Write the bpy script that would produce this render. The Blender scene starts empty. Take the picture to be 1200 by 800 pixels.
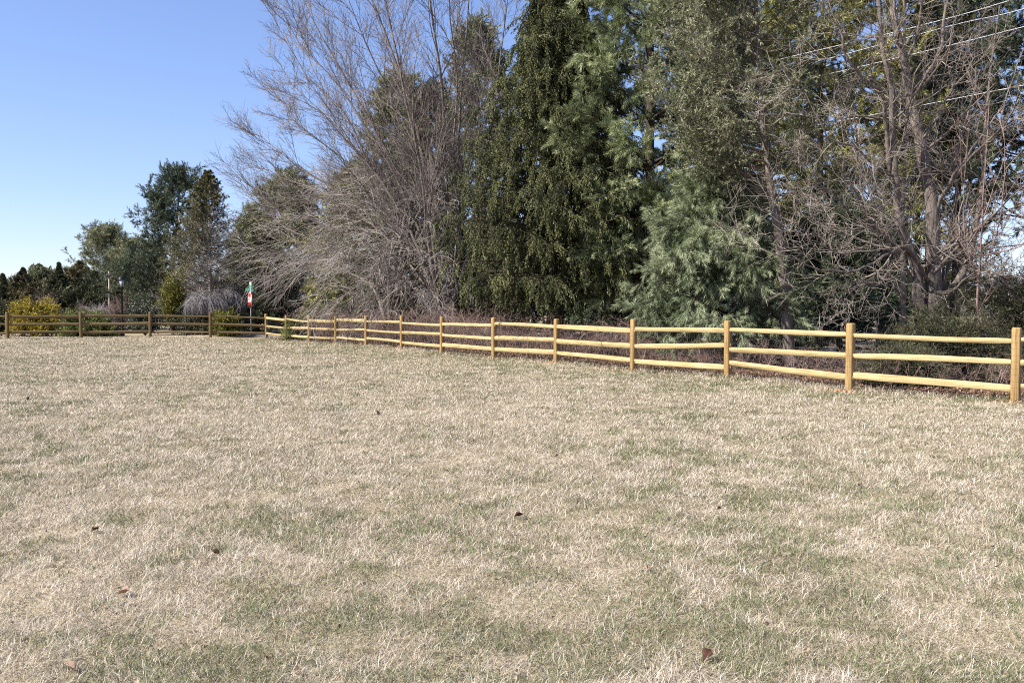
import bpy, math
import numpy as np
from math import radians as rad, pi

# ------------------------------------------------------------------ camera, sky, sun, exposure
scn = bpy.context.scene
COL = scn.collection
F_PX, CAM_H, HORIZON = 1067.0, 1.40, 364.0
PITCH = math.atan((400 - HORIZON) / F_PX)
cam_d = bpy.data.cameras.new("camera"); cam = bpy.data.objects.new("camera", cam_d); COL.objects.link(cam)
cam_d.sensor_width = 36; cam_d.lens = 36 * F_PX / 1200; cam_d.clip_start = 0.05; cam_d.clip_end = 5000
cam.location = (0, 0, CAM_H); cam.rotation_euler = (pi / 2 - PITCH, 0, 0)
scn.camera = cam

SUN_AZ = (-0.92, -0.39); SUN_EL = rad(42)
w = bpy.data.worlds.new("World"); scn.world = w; w.use_nodes = True
nt = w.node_tree; nt.nodes.clear()
sky = nt.nodes.new("ShaderNodeTexSky"); sky.sky_type = 'NISHITA'; sky.sun_disc = False
sky.sun_elevation = SUN_EL; sky.sun_rotation = math.atan2(SUN_AZ[0], SUN_AZ[1])
sky.air_density = 1.0; sky.dust_density = 0.1; sky.ozone_density = 2.6; sky.altitude = 100
bg = nt.nodes.new("ShaderNodeBackground"); bg.inputs[1].default_value = 0.12
wo = nt.nodes.new("ShaderNodeOutputWorld")
tint = nt.nodes.new("ShaderNodeMix"); tint.data_type = 'RGBA'; tint.blend_type = 'MULTIPLY'; tint.inputs[0].default_value = 1
tint.inputs[7].default_value = (.775, .79, 1.0, 1)          # deep clear winter blue
gam = nt.nodes.new("ShaderNodeGamma"); gam.inputs[1].default_value = .85; nt.links.new(sky.outputs[0], gam.inputs[0])
nt.links.new(gam.outputs[0], tint.inputs[6]); nt.links.new(tint.outputs[2], bg.inputs[0]); nt.links.new(bg.outputs[0], wo.inputs[0])

sd = bpy.data.lights.new("sun", 'SUN'); sd.energy = 5.0; sd.angle = rad(0.53); sd.color = (1.0, 0.95, 0.87)
so = bpy.data.objects.new("sun", sd); COL.objects.link(so)
from mathutils import Vector
_k = math.cos(SUN_EL) / math.hypot(*SUN_AZ)
so.rotation_euler = Vector((SUN_AZ[0] * _k, SUN_AZ[1] * _k, math.sin(SUN_EL))).to_track_quat('Z', 'Y').to_euler()
scn.view_settings.view_transform = 'Standard'; scn.view_settings.look = 'None'
scn.view_settings.exposure = 1.12; scn.view_settings.gamma = 1.0
scn.render.engine = 'CYCLES'
scn.cycles.max_bounces = 5; scn.cycles.diffuse_bounces = 3; scn.cycles.glossy_bounces = 2
scn.cycles.transmission_bounces = 3; scn.cycles.transparent_max_bounces = 4
scn.cycles.use_denoising = False; scn.cycles.filter_width = 1.05

# ------------------------------------------------------------------ helpers: image point -> world, noise, ground height
def at(px, py, D):
    u = (px - 600) / F_PX; v = (400 - py) / F_PX
    d = np.array([u, math.cos(PITCH) + v * math.sin(PITCH), -math.sin(PITCH) + v * math.cos(PITCH)])
    return np.array([0, 0, CAM_H]) + d * (D / d[1])

def sstep(a, b, x):
    t = np.clip((x - a) / (b - a), 0, 1); return t * t * (3 - 2 * t)

def _hash(ix, iy, s):
    n = (ix.astype(np.int64) * 374761393 + iy.astype(np.int64) * 668265263 + s * 974711) & 0x7fffffff
    n = ((n ^ (n >> 13)) * 1274126177) & 0x7fffffff
    n = n ^ (n >> 16)
    return (n & 0xffff) / 65535.0

def vnoise(x, y, s=0):
    x = np.asarray(x, float); y = np.asarray(y, float)
    ix = np.floor(x); iy = np.floor(y); fx = x - ix; fy = y - iy
    fx = fx * fx * (3 - 2 * fx); fy = fy * fy * (3 - 2 * fy)
    a = _hash(ix, iy, s); b = _hash(ix + 1, iy, s); c = _hash(ix, iy + 1, s); d = _hash(ix + 1, iy + 1, s)
    return (a * (1 - fx) + b * fx) * (1 - fy) + (c * (1 - fx) + d * fx) * fy

def fbm(x, y, s=0, o=3):
    r = 0; a = 0.5; t = 0
    for i in range(o):
        r = r + a * vnoise(x * 2 ** i, y * 2 ** i, s + i * 17); t += a; a *= .5
    return r / t

def gh(x, y):
    x = np.asarray(x, float); y = np.asarray(y, float)
    rise = 0.15 * sstep(37, 43.5, y) * sstep(-10.5, -16, x)
    und = 0.05 * (vnoise(x * .22, y * .22, 5) - .5) * sstep(4, 12, y) * (1 - sstep(30, 60, y))
    return rise + und

def gz(x, y): return float(gh(x, y))

def on_ground(px, D):
    p = at(px, HORIZON, D); p[2] = gz(p[0], p[1]); return p

def nrm(a): return a / np.maximum(np.linalg.norm(a, axis=-1, keepdims=True), 1e-9)

# ------------------------------------------------------------------ mesh building
def link_mesh(name, V, F, mat, parent=None, val=None, smooth=False, extra=None):
    V = np.ascontiguousarray(V, dtype=np.float64).reshape(-1, 3)
    me = bpy.data.meshes.new(name)
    o = bpy.data.objects.new(name, me); COL.objects.link(o)
    if parent is not None:
        o.parent = parent; V = V - np.array(parent.location)
    Fl = F if isinstance(F, list) and np.ndim(F[0]) == 2 else [F]
    Fl = [np.asarray(f, dtype=np.int32) for f in Fl if len(f)]
    me.vertices.add(len(V)); me.vertices.foreach_set('co', V.astype(np.float32).ravel())
    nl = sum(f.size for f in Fl); nf = sum(len(f) for f in Fl)
    me.loops.add(nl); me.loops.foreach_set('vertex_index', np.concatenate([f.ravel() for f in Fl]))
    me.polygons.add(nf)
    tot = np.concatenate([np.full(len(f), f.shape[1], np.int32) for f in Fl])
    st = np.concatenate([[0], np.cumsum(tot)[:-1]]).astype(np.int32)
    me.polygons.foreach_set('loop_start', st)
    if smooth: me.polygons.foreach_set('use_smooth', np.ones(nf, dtype=bool))
    me.update(calc_edges=True)
    ex = dict(extra or {})
    if val is not None: ex['v'] = val
    for k, a in ex.items():
        at_ = me.attributes.new(k, 'FLOAT', 'POINT'); at_.data.foreach_set('value', np.asarray(a, np.float32))
    me.materials.append(mat)
    return o

class Geo:
    """collects vertices, faces and a per-vertex value, then links them as one mesh object"""
    def __init__(s): s.V = []; s.T = []; s.Q = []; s.W = []; s.n = 0
    def add(s, V, F, val=0.5):
        V = np.asarray(V, float).reshape(-1, 3); F = np.asarray(F, int)
        (s.T if F.shape[1] == 3 else s.Q).append(F + s.n)
        s.V.append(V); s.W.append(np.broadcast_to(np.asarray(val, float), (len(V),))); s.n += len(V)
    def link(s, name, mat, parent=None, smooth=False):
        Fs = []
        if s.T: Fs.append(np.concatenate(s.T))
        if s.Q: Fs.append(np.concatenate(s.Q))
        return link_mesh(name, np.concatenate(s.V), Fs, mat, parent, np.concatenate(s.W), smooth)

def empty(name, label, cat, loc, group=None):
    o = bpy.data.objects.new(name, None); COL.objects.link(o); o.location = [float(c) for c in loc]
    o.empty_display_size = .2
    o['label'] = label; o['category'] = cat
    if group: o['group'] = group
    return o

def tag(o, label=None, cat=None, group=None, kind=None):
    if label: o['label'] = label
    if cat: o['category'] = cat
    if group: o['group'] = group
    if kind: o['kind'] = kind
    return o

def tubes(P, R, k=4, cap=True):
    """P (B,n,3), R (B,n) -> quads of B tapered tubes"""
    B, n, _ = P.shape
    T = nrm(np.gradient(P, axis=1))
    ref = np.where(np.abs(T[:, :1, 2:3]) > .9, np.array([1., 0, 0]), np.array([0, 0, 1.]))
    U = nrm(np.cross(T, np.broadcast_to(ref, T.shape))); W = np.cross(T, U)
    a = np.arange(k) / k * 2 * pi
    ring = U[:, :, None] * np.cos(a)[None, None, :, None] + W[:, :, None] * np.sin(a)[None, None, :, None]
    V = P[:, :, None] + ring * R[:, :, None, None]
    i = np.arange(n - 1)[:, None] * k + np.arange(k)[None]
    j = np.arange(n - 1)[:, None] * k + (np.arange(k)[None] + 1) % k
    q = np.stack([i, j, j + k, i + k], -1).reshape(-1, 4)
    F = (np.arange(B) * n * k)[:, None, None] + q[None]
    return V.reshape(-1, 3), F.reshape(-1, 4)

def path(pts, n, rs=None, wig=0.0):
    """Catmull-Rom resampling of a short polyline"""
    p = np.asarray(pts, float)
    p = np.vstack([2 * p[0] - p[1], p, 2 * p[-1] - p[-2]])
    m = len(p) - 3
    t = np.linspace(0, m - 1e-6, n); i = t.astype(int); f = (t - i)[:, None]
    a, b, c, d = p[i], p[i + 1], p[i + 2], p[i + 3]
    r = .5 * ((2 * b) + (c - a) * f + (2 * a - 5 * b + 4 * c - d) * f ** 2 + (3 * b - a - 3 * c + d) * f ** 3)
    if rs is not None and wig:
        r[1:] += np.cumsum(rs.normal(0, wig, (n - 1, 3)), 0) * .5
    return r

def grow(rs, P, R, m, t=(.2, 1), ang=(25, 60), L=(.3, .6), n=5, trop=(0, 0, 0), jit=.1, rk=.6, rend=.35,
         rmin=.002, rmax=9, fall=.4, absL=False, side=None):
    """m children on each of the branches P: start on the parent, leave it by an angle, bend with tropism and jitter"""
    B, k, _ = P.shape
    tt = (np.arange(m)[None] + rs.uniform(0, 1, (B, m))) / m * (t[1] - t[0]) + t[0]
    x = tt * (k - 1) * .9999; i = x.astype(int); f = (x - i)[..., None]; b = np.arange(B)[:, None]
    base = P[b, i] * (1 - f) + P[b, i + 1] * f
    tan = nrm(P[b, i + 1] - P[b, i])
    r0 = R[b, i] * (1 - f[..., 0]) + R[b, i + 1] * f[..., 0]
    pl = np.linalg.norm(np.diff(P, axis=1), axis=2).sum(1)[:, None]
    Ln = rs.uniform(L[0], L[1], (B, m)) * (1 if absL else pl) * (1 - fall * tt)
    base = base.reshape(-1, 3); tan = tan.reshape(-1, 3); Ln = Ln.ravel(); r0 = r0.ravel()
    rv = rs.normal(0, 1, tan.shape)
    if side is not None: rv = rv + side
    perp = nrm(rv - (rv * tan).sum(1, keepdims=True) * tan)
    a = np.radians(rs.uniform(ang[0], ang[1], len(tan)))[:, None]
    d = np.cos(a) * tan + np.sin(a) * perp
    pts = [base]; st = (Ln / (n - 1))[:, None]; tr = np.asarray(trop, float)
    for _ in range(n - 1):
        d = nrm(d + rs.normal(0, jit, d.shape) + tr)
        pts.append(pts[-1] + d * st)
    P2 = np.stack(pts, 1)
    r0 = np.clip(r0 * rk, rmin, rmax)
    R2 = r0[:, None] * np.linspace(1, rend, n)[None]
    return P2, R2

def needles(rs, P, per, t=(0, 1), L=(.06, .1), W=.01, ang=(25, 60), droop=0., vbase=None):
    """thin triangles set round the twigs P, pointing forward"""
    B, k, _ = P.shape
    tt = rs.uniform(t[0], t[1], (B, per))
    x = tt * (k - 1) * .9999; i = x.astype(int); f = (x - i)[..., None]; b = np.arange(B)[:, None]
    base = (P[b, i] * (1 - f) + P[b, i + 1] * f).reshape(-1, 3)
    tan = nrm(P[b, i + 1] - P[b, i]).reshape(-1, 3)
    N = len(base)
    rv = rs.normal(0, 1, (N, 3)); perp = nrm(rv - (rv * tan).sum(1, keepdims=True) * tan)
    a = np.radians(rs.uniform(ang[0], ang[1], N))[:, None]
    d = np.cos(a) * tan + np.sin(a) * perp; d[:, 2] -= droop; d = nrm(d)
    s = nrm(np.cross(d, rs.normal(0, 1, (N, 3)))) * (W * rs.uniform(.6, 1.3, (N, 1)))
    l = rs.uniform(L[0], L[1], (N, 1))
    V = np.stack([base - s * .5 + d * l * .12, base + s * .5 + d * l * .12, base + d * l], 1).reshape(-1, 3)
    F = np.arange(N * 3).reshape(-1, 3)
    tv = rs.uniform(0, 1, (B, 1)) if vbase is None else vbase[:, None]
    v = np.clip(tv * .6 + rs.uniform(0, .4, (B, per)), 0, 1).reshape(-1)
    return V, F, np.repeat(v, 3)

def leafquads(rs, C, size, flat=0.3):
    """small creased leaves at points C"""
    N = len(C)
    a = nrm(rs.normal(0, 1, (N, 3)) * np.array([1, 1, flat])); n_ = nrm(rs.normal(0, 1, (N, 3)) * flat + np.array([0, 0, 1.]))
    b = nrm(np.cross(a, n_)); s = size * rs.uniform(.6, 1.3, (N, 1))
    up = n_ * s * rs.uniform(-.1, .3, (N, 1))
    V = np.stack([C - a * s * .5, C + b * s * .28 + up, C + a * s * .5, C - b * s * .28 + up], 1).reshape(-1, 3)
    i = np.arange(N)[:, None] * 4
    F = np.concatenate([i + np.array([[0, 1, 2]]), i + np.array([[0, 2, 3]])])
    return V, F, np.repeat(rs.uniform(0, 1, N), 4)

# ------------------------------------------------------------------ materials
def new_mat(name):
    m = bpy.data.materials.new(name); m.use_nodes = True; t = m.node_tree; t.nodes.clear()
    return m, t, t.nodes, t.links

def ramp(N, cols):
    r = N.new("ShaderNodeValToRGB"); e = r.color_ramp.elements
    while len(e) < len(cols): e.new(.5)
    for i, (p, c) in enumerate(cols):
        e[i].position = p; e[i].color = (*c, 1)
    return r

def foliage(name, cols, rough=.55, transl=.08, spec=.3, nscale=.9, namt=.45):
    """colour from the per-leaf value, shifted a little clump by clump"""
    m, t, N, K = new_mat(name)
    a = N.new("ShaderNodeAttribute"); a.attribute_name = 'v'
    g = N.new("ShaderNodeNewGeometry")
    nz = N.new("ShaderNodeTexNoise"); nz.inputs['Scale'].default_value = nscale; nz.inputs['Detail'].default_value = 2
    K.new(g.outputs['Position'], nz.inputs['Vector'])
    mr = N.new("ShaderNodeMapRange"); mr.inputs[1].default_value = .3; mr.inputs[2].default_value = .7
    mr.inputs[3].default_value = -namt; mr.inputs[4].default_value = namt
    K.new(nz.outputs['Fac'], mr.inputs[0])
    ad = N.new("ShaderNodeMath"); ad.operation = 'ADD'; ad.use_clamp = True
    K.new(a.outputs['Fac'], ad.inputs[0]); K.new(mr.outputs[0], ad.inputs[1])
    r = ramp(N, cols); K.new(ad.outputs[0], r.inputs[0])
    p = N.new("ShaderNodeBsdfPrincipled"); p.inputs['Roughness'].default_value = rough
    p.inputs['Specular IOR Level'].default_value = spec
    K.new(r.outputs[0], p.inputs['Base Color'])
    o = N.new("ShaderNodeOutputMaterial")
    if transl:
        tr = N.new("ShaderNodeBsdfTranslucent"); K.new(r.outputs[0], tr.inputs[0])
        mx = N.new("ShaderNodeMixShader"); mx.inputs[0].default_value = transl
        K.new(p.outputs[0], mx.inputs[1]); K.new(tr.outputs[0], mx.inputs[2]); K.new(mx.outputs[0], o.inputs[0])
    else: K.new(p.outputs[0], o.inputs[0])
    return m

def surface(name, cols, scale=(8, 8, 8), rough=.8, bump=.0, detail=5, spec=.2, bdist=.02):
    m, t, N, K = new_mat(name)
    tc = N.new("ShaderNodeNewGeometry"); mp = N.new("ShaderNodeMapping"); mp.inputs['Scale'].default_value = scale
    K.new(tc.outputs['Position'], mp.inputs[0])
    nz = N.new("ShaderNodeTexNoise"); nz.inputs['Scale'].default_value = 1; nz.inputs['Detail'].default_value = detail
    nz.inputs['Roughness'].default_value = .6
    K.new(mp.outputs[0], nz.inputs['Vector'])
    r = ramp(N, cols); K.new(nz.outputs['Fac'], r.inputs[0])
    p = N.new("ShaderNodeBsdfPrincipled"); p.inputs['Roughness'].default_value = rough
    p.inputs['Specular IOR Level'].default_value = spec
    K.new(r.outputs[0], p.inputs['Base Color'])
    if bump:
        b = N.new("ShaderNodeBump"); b.inputs['Strength'].default_value = bump; b.inputs['Distance'].default_value = bdist
        K.new(nz.outputs['Fac'], b.inputs['Height']); K.new(b.outputs[0], p.inputs['Normal'])
    o = N.new("ShaderNodeOutputMaterial"); K.new(p.outputs[0], o.inputs[0])
    return m

M = {}
M['spruce'] = foliage('spruce needles', [(0, (.030, .038, .013)), (.5, (.092, .102, .036)), (1, (.205, .21, .088))], spec=.25, nscale=1.6)
M['pine'] = foliage('soft pine needles', [(0, (.08, .105, .042)), (.5, (.24, .28, .13)), (1, (.47, .50, .28))], spec=.4, rough=.45, transl=.1, nscale=.7)
M['bluepine'] = foliage('blue green pine needles', [(0, (.075, .095, .043)), (.5, (.19, .225, .115)), (1, (.38, .41, .25))], spec=.45, rough=.42)
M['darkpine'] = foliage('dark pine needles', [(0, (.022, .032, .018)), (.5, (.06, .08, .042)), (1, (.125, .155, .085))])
M['olive'] = foliage('olive pine needles', [(0, (.08, .085, .025)), (.5, (.21, .21, .06)), (1, (.42, .385, .12))])
M['cedar'] = foliage('cedar sprays', [(0, (.08, .088, .044)), (.5, (.19, .20, .11)), (1, (.34, .34, .22))], spec=.2, transl=.15, nscale=1.6)
M['thin'] = foliage('thin olive needles', [(0, (.06, .06, .022)), (.5, (.13, .125, .048)), (1, (.24, .22, .09))])
M['palefir'] = foliage('pale evergreen', [(0, (.085, .09, .042)), (.5, (.20, .21, .105)), (1, (.35, .35, .20))])
M['brownfir'] = foliage('bronzed evergreen', [(0, (.045, .040, .018)), (.5, (.115, .098, .045)), (1, (.23, .20, .10))])
M['darkfir'] = foliage('dark evergreen', [(0, (.024, .03, .016)), (.5, (.066, .075, .038)), (1, (.15, .16, .08))])
M['golden'] = foliage('golden foliage', [(0, (.12, .10, .012)), (.5, (.36, .285, .028)), (1, (.62, .48, .06))], nscale=2)
M['lime'] = foliage('yellow green foliage', [(0, (.06, .06, .01)), (.5, (.14, .14, .02)), (1, (.36, .32, .05))], nscale=2)
M['juniper'] = foliage('juniper foliage', [(0, (.05, .07, .016)), (.5, (.13, .16, .04)), (1, (.26, .28, .075))], nscale=2)
M['greyleaf'] = foliage('grey green leaves', [(0, (.04, .05, .03)), (.5, (.085, .10, .065)), (1, (.16, .17, .12))], spec=.25, rough=.5)
M['yew'] = foliage('dull green yew', [(0, (.03, .036, .014)), (.5, (.075, .083, .034)), (1, (.15, .15, .07))], nscale=1.5)
M['twig'] = foliage('grey twigs', [(0, (.12, .10, .088)), (.5, (.24, .205, .185)), (1, (.42, .37, .335))], transl=0, rough=.7)
M['darktwig'] = foliage('dark purplish twigs', [(0, (.075, .06, .055)), (.5, (.155, .125, .115)), (1, (.29, .245, .22))], transl=0, rough=.7)
M['palewig'] = foliage('silver weeping twigs', [(0, (.12, .11, .11)), (.5, (.22, .20, .20)), (1, (.36, .33, .33))], transl=0, rough=.6)
M['mound'] = foliage('pale pink twigs', [(0, (.22, .18, .18)), (.5, (.36, .30, .30)), (1, (.5, .44, .43))], transl=0, rough=.7)
M['redtwig'] = foliage('reddish twigs', [(0, (.10, .06, .05)), (.5, (.20, .13, .11)), (1, (.32, .23, .19))], transl=0, rough=.7)
M['tantwig'] = foliage('tan twigs', [(0, (.10, .083, .066)), (.5, (.205, .17, .138)), (1, (.37, .315, .265))], transl=0, rough=.65)
M['bark'] = surface('grey bark', [(.3, (.075, .06, .05)), (.55, (.17, .14, .118)), (.75, (.29, .25, .215))], (14, 14, 3.5), .9, .6)
M['brownbark'] = surface('reddish bark', [(.3, (.07, .055, .046)), (.55, (.155, .128, .108)), (.75, (.28, .24, .21))], (22, 22, 3), .9, .7)
M['darkbark'] = surface('dark conifer bark', [(.3, (.025, .019, .015)), (.7, (.085, .065, .05))], (16, 16, 5), .95, .6)
M['litter'] = foliage('leaf litter', [(0, (.07, .034, .020)), (.45, (.18, .095, .055)), (1, (.40, .27, .185))], transl=.1, rough=.8, nscale=3, namt=.3)
M['grass'] = foliage('dormant grass', [(0, (.07, .10, .03)), (.22, (.15, .175, .075)), (.4, (.26, .215, .135)), (.62, (.48, .40, .30)), (1, (.70, .63, .535))],
                     transl=.15, rough=.6, spec=.25, nscale=.01, namt=0)
M['leafbrown'] = surface('dry brown leaf', [(.3, (.035, .016, .011)), (.7, (.09, .04, .025))], (60, 60, 60), .6)
M['leaftan'] = surface('dry tan leaf', [(.3, (.25, .15, .10)), (.7, (.42, .29, .21))], (60, 60, 60), .7)
M['rail'] = surface('split yellow pine', [(.25, (.20, .13, .05)), (.45, (.37, .275, .125)), (.55, (.43, .33, .165)), (.78, (.58, .46, .25))], (2, 2, 55), .75, .25, 4)
M['post'] = surface('treated pine post', [(.25, (.15, .085, .03)), (.5, (.28, .18, .072)), (.75, (.41, .28, .125))], (40, 40, 2.5), .75, .2, 4)
M['shaderail'] = surface('shade darkened rail', [(.25, (.09, .06, .028)), (.5, (.15, .105, .05)), (.75, (.23, .165, .085))], (3, 3, 40), .8, .25, 4)  # darker copy of the rail wood, left fence shade put into the colour
M['shadepost'] = surface('shade darkened post', [(.25, (.10, .065, .03)), (.5, (.155, .105, .048)), (.75, (.22, .15, .075))], (35, 35, 2.5), .8, .2, 4)  # post wood darkened the same way, shade painted into its base colour
M['wire'] = surface('galvanised wire', [(.3, (.06, .06, .055)), (.7, (.10, .10, .095))], (5, 5, 5), .5)
M['cable'] = surface('weathered cable', [(.3, (.42, .42, .44)), (.7, (.55, .55, .57))], (5, 5, 5), .4)
M['blackmetal'] = surface('black painted metal', [(.3, (.012, .012, .013)), (.7, (.024, .024, .025))], (20, 20, 20), .45)
M['lampglass'] = surface('frosted lamp glass', [(.3, (.36, .38, .42)), (.7, (.46, .48, .52))], (9, 9, 9), .2, spec=.5)
M['steel'] = surface('steel post', [(.3, (.17, .17, .18)), (.7, (.27, .27, .28))], (20, 20, 8), .5)
M['signred'] = surface('sign red', [(.3, (.42, .022, .016)), (.7, (.5, .03, .02))], (3, 3, 3), .4)
M['signwhite'] = surface('sign white', [(.3, (.74, .74, .74)), (.7, (.8, .8, .8))], (3, 3, 3), .4)
M['signgreen'] = surface('sign green', [(.3, (.0, .16, .085)), (.7, (.005, .2, .11))], (3, 3, 3), .4)
M['white'] = surface('white paint', [(.3, (.7, .7, .7)), (.7, (.8, .8, .8))], (3, 3, 3), .6)
M['pole'] = surface('weathered pole', [(.3, (.2, .17, .15)), (.7, (.34, .3, .27))], (15, 15, 2), .9)
M['asphalt'] = surface('worn asphalt', [(.3, (.17, .165, .165)), (.7, (.27, .265, .265))], (6, 6, 6), .9)
M['soil'] = surface('orange clay soil', [(.3, (.30, .15, .075)), (.7, (.52, .30, .165))], (40, 40, 40), .95, .5)
M['farwood'] = foliage('far woods', [(0, (.10, .095, .10)), (.5, (.15, .14, .145)), (1, (.22, .20, .20))], nscale=.05)

# ------------------------------------------------------------------ ground
FN = np.array([0.836, 0.548])              # from the lawn across the right-hand fence
FENCE = []                                 # right run posts, near to far
for px, b in ((1190, 106), (996, 94), (853, 80), (742, 71), (652, 61), (579, 56), (518, 50.6), (471, 45.3), (429.5, 41.8),
              (394, 39.2), (362.5, 37), (335.7, 35.3), (312.2, 33.7)):
    FENCE.append(at(px, HORIZON + b, F_PX * CAM_H / b)[:2])
FENCE = [FENCE[0] * 2 - FENCE[1] + np.array([.1, -.1])] + FENCE
FENCE = np.array(FENCE)
LEFT = [FENCE[-1]] + [at(px, 394, D)[:2] for px, D in ((246.5, 43.6), (176, 43), (95, 42.2), (9, 41.5), (-78, 41))]
LEFT = np.array(LEFT)

def behind(x, y):
    """metres beyond the right-hand fence line (negative on the lawn)"""
    yy = FENCE[::1, 1]; xx = FENCE[:, 0]
    o = np.argsort(yy); fx = np.interp(y, yy[o], xx[o])
    fx = np.where(y > 44.3, xx[-1], fx)
    fx = np.where(y < yy.min(), xx[0] + (yy.min() - y) * .65, fx)
    return (x - fx) * .836

def ground_mat():
    m, t, N, K = new_mat('dormant lawn')
    g = N.new("ShaderNodeNewGeometry"); P = g.outputs['Position']
    def noise(s, d=4):
        n = N.new("ShaderNodeTexNoise"); n.inputs['Scale'].default_value = s; n.inputs['Detail'].default_value = d
        K.new(P, n.inputs['Vector']); return n.outputs['Fac']
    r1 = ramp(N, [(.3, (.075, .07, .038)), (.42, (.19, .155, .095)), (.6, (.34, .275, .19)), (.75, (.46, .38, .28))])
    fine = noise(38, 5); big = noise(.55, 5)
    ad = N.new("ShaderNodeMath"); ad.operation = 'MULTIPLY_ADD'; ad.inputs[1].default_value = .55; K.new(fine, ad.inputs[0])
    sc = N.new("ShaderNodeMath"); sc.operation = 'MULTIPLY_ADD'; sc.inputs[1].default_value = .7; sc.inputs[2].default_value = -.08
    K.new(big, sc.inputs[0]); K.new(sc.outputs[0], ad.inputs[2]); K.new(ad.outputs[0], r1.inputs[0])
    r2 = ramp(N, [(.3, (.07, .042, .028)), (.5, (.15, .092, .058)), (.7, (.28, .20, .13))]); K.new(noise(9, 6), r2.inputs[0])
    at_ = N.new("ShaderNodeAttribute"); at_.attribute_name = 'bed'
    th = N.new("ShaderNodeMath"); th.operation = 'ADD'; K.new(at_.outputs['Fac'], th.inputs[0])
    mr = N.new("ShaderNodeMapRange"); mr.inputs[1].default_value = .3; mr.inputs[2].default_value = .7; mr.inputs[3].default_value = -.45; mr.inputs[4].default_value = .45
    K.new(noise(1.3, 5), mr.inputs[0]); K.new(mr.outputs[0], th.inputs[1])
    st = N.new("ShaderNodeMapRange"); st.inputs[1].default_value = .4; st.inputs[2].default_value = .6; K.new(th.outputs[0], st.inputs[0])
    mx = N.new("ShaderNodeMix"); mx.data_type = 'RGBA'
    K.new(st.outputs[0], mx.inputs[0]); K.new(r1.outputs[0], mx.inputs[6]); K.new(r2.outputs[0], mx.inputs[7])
    p = N.new("ShaderNodeBsdfPrincipled"); p.inputs['Roughness'].default_value = .95; p.inputs['Specular IOR Level'].default_value = .1
    K.new(mx.outputs[2], p.inputs['Base Color'])
    b = N.new("ShaderNodeBump"); b.inputs['Strength'].default_value = .7; b.inputs['Distance'].default_value = .03
    K.new(fine, b.inputs['Height']); K.new(b.outputs[0], p.inputs['Normal'])
    o = N.new("ShaderNodeOutputMaterial"); K.new(p.outputs[0], o.inputs[0])
    return m

def axis(lo, hi, step, far):
    a = list(np.arange(lo, hi + 1e-6, step)); s = step
    while a[-1] < far: s *= 1.35; a.append(a[-1] + s)
    s = step
    while a[0] > -far: s *= 1.35; a.insert(0, a[0] - s)
    return np.array(a)

gx = axis(-30, 30, .5, 3000); gy = axis(-8, 60, .5, 3000)
GX, GY = np.meshgrid(gx, gy); GZ = gh(GX, GY)
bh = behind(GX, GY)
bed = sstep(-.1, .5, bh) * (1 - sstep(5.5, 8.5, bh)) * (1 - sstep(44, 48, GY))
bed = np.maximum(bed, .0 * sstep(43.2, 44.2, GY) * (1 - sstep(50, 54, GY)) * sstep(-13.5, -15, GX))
i = (np.arange(len(gy) - 1)[:, None] * len(gx) + np.arange(len(gx) - 1)[None]).ravel()
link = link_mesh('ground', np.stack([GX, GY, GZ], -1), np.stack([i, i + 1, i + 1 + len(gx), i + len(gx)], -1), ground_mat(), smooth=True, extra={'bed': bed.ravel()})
tag(link, kind='structure')

# the street behind the far corner
def strip(name, pts, width, mat, z):
    p = path(pts, 40); t_ = nrm(np.gradient(p, axis=0)); nn = np.stack([-t_[:, 1], t_[:, 0], 0 * t_[:, 0]], 1)
    L_, R_ = p + nn * width / 2, p - nn * width / 2
    for q in (L_, R_): q[:, 2] = gh(q[:, 0], q[:, 1]) + z
    n = len(p); i = np.arange(n - 1)
    return link_mesh(name, np.vstack([L_, R_]), np.stack([i, i + n, i + n + 1, i + 1], -1), mat)
tag(strip('road', [(-13.6, 49.5, 0), (-6, 49.5, 0), (20, 52, 0), (60, 60, 0), (140, 78, 0)], 5.5, M['asphalt'], .03), kind='structure')

# ------------------------------------------------------------------ fences
def make_post(x, y, h, ang, rs, wd=.125):
    z0 = gz(x, y) - .12
    c = wd / 2; ch = .012
    sq = np.array([[c, -c + ch], [c, c - ch], [c - ch, c], [-c + ch, c], [-c, c - ch], [-c, -c + ch], [-c + ch, -c], [c - ch, -c]])
    zs = [0, h * .5 + .12, h + .12 - .03, h + .12 - .008, h + .12]; sc = [1.02, 1, 1, .9, .72]
    rot = np.array([[math.cos(ang), -math.sin(ang)], [math.sin(ang), math.cos(ang)]])
    lean = rs.normal(0, .008, 2)
    V = []
    for z, s in zip(zs, sc):
        q = (sq * s) @ rot.T + np.array([x, y]) + lean * z
        V += [[a, b, z0 + z] for a, b in q]
    V = np.array(V); F = []
    for r in range(4):
        for k in range(8): F.append([r * 8 + k, r * 8 + (k + 1) % 8, r * 8 + 8 + (k + 1) % 8, r * 8 + 8 + k])
    n = len(V); V = np.vstack([V, V[-8:].mean(0)])
    T = [[n - 8 + k, n - 8 + (k + 1) % 8, n] for k in range(8)]
    return V, np.array(F), np.array(T)

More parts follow.
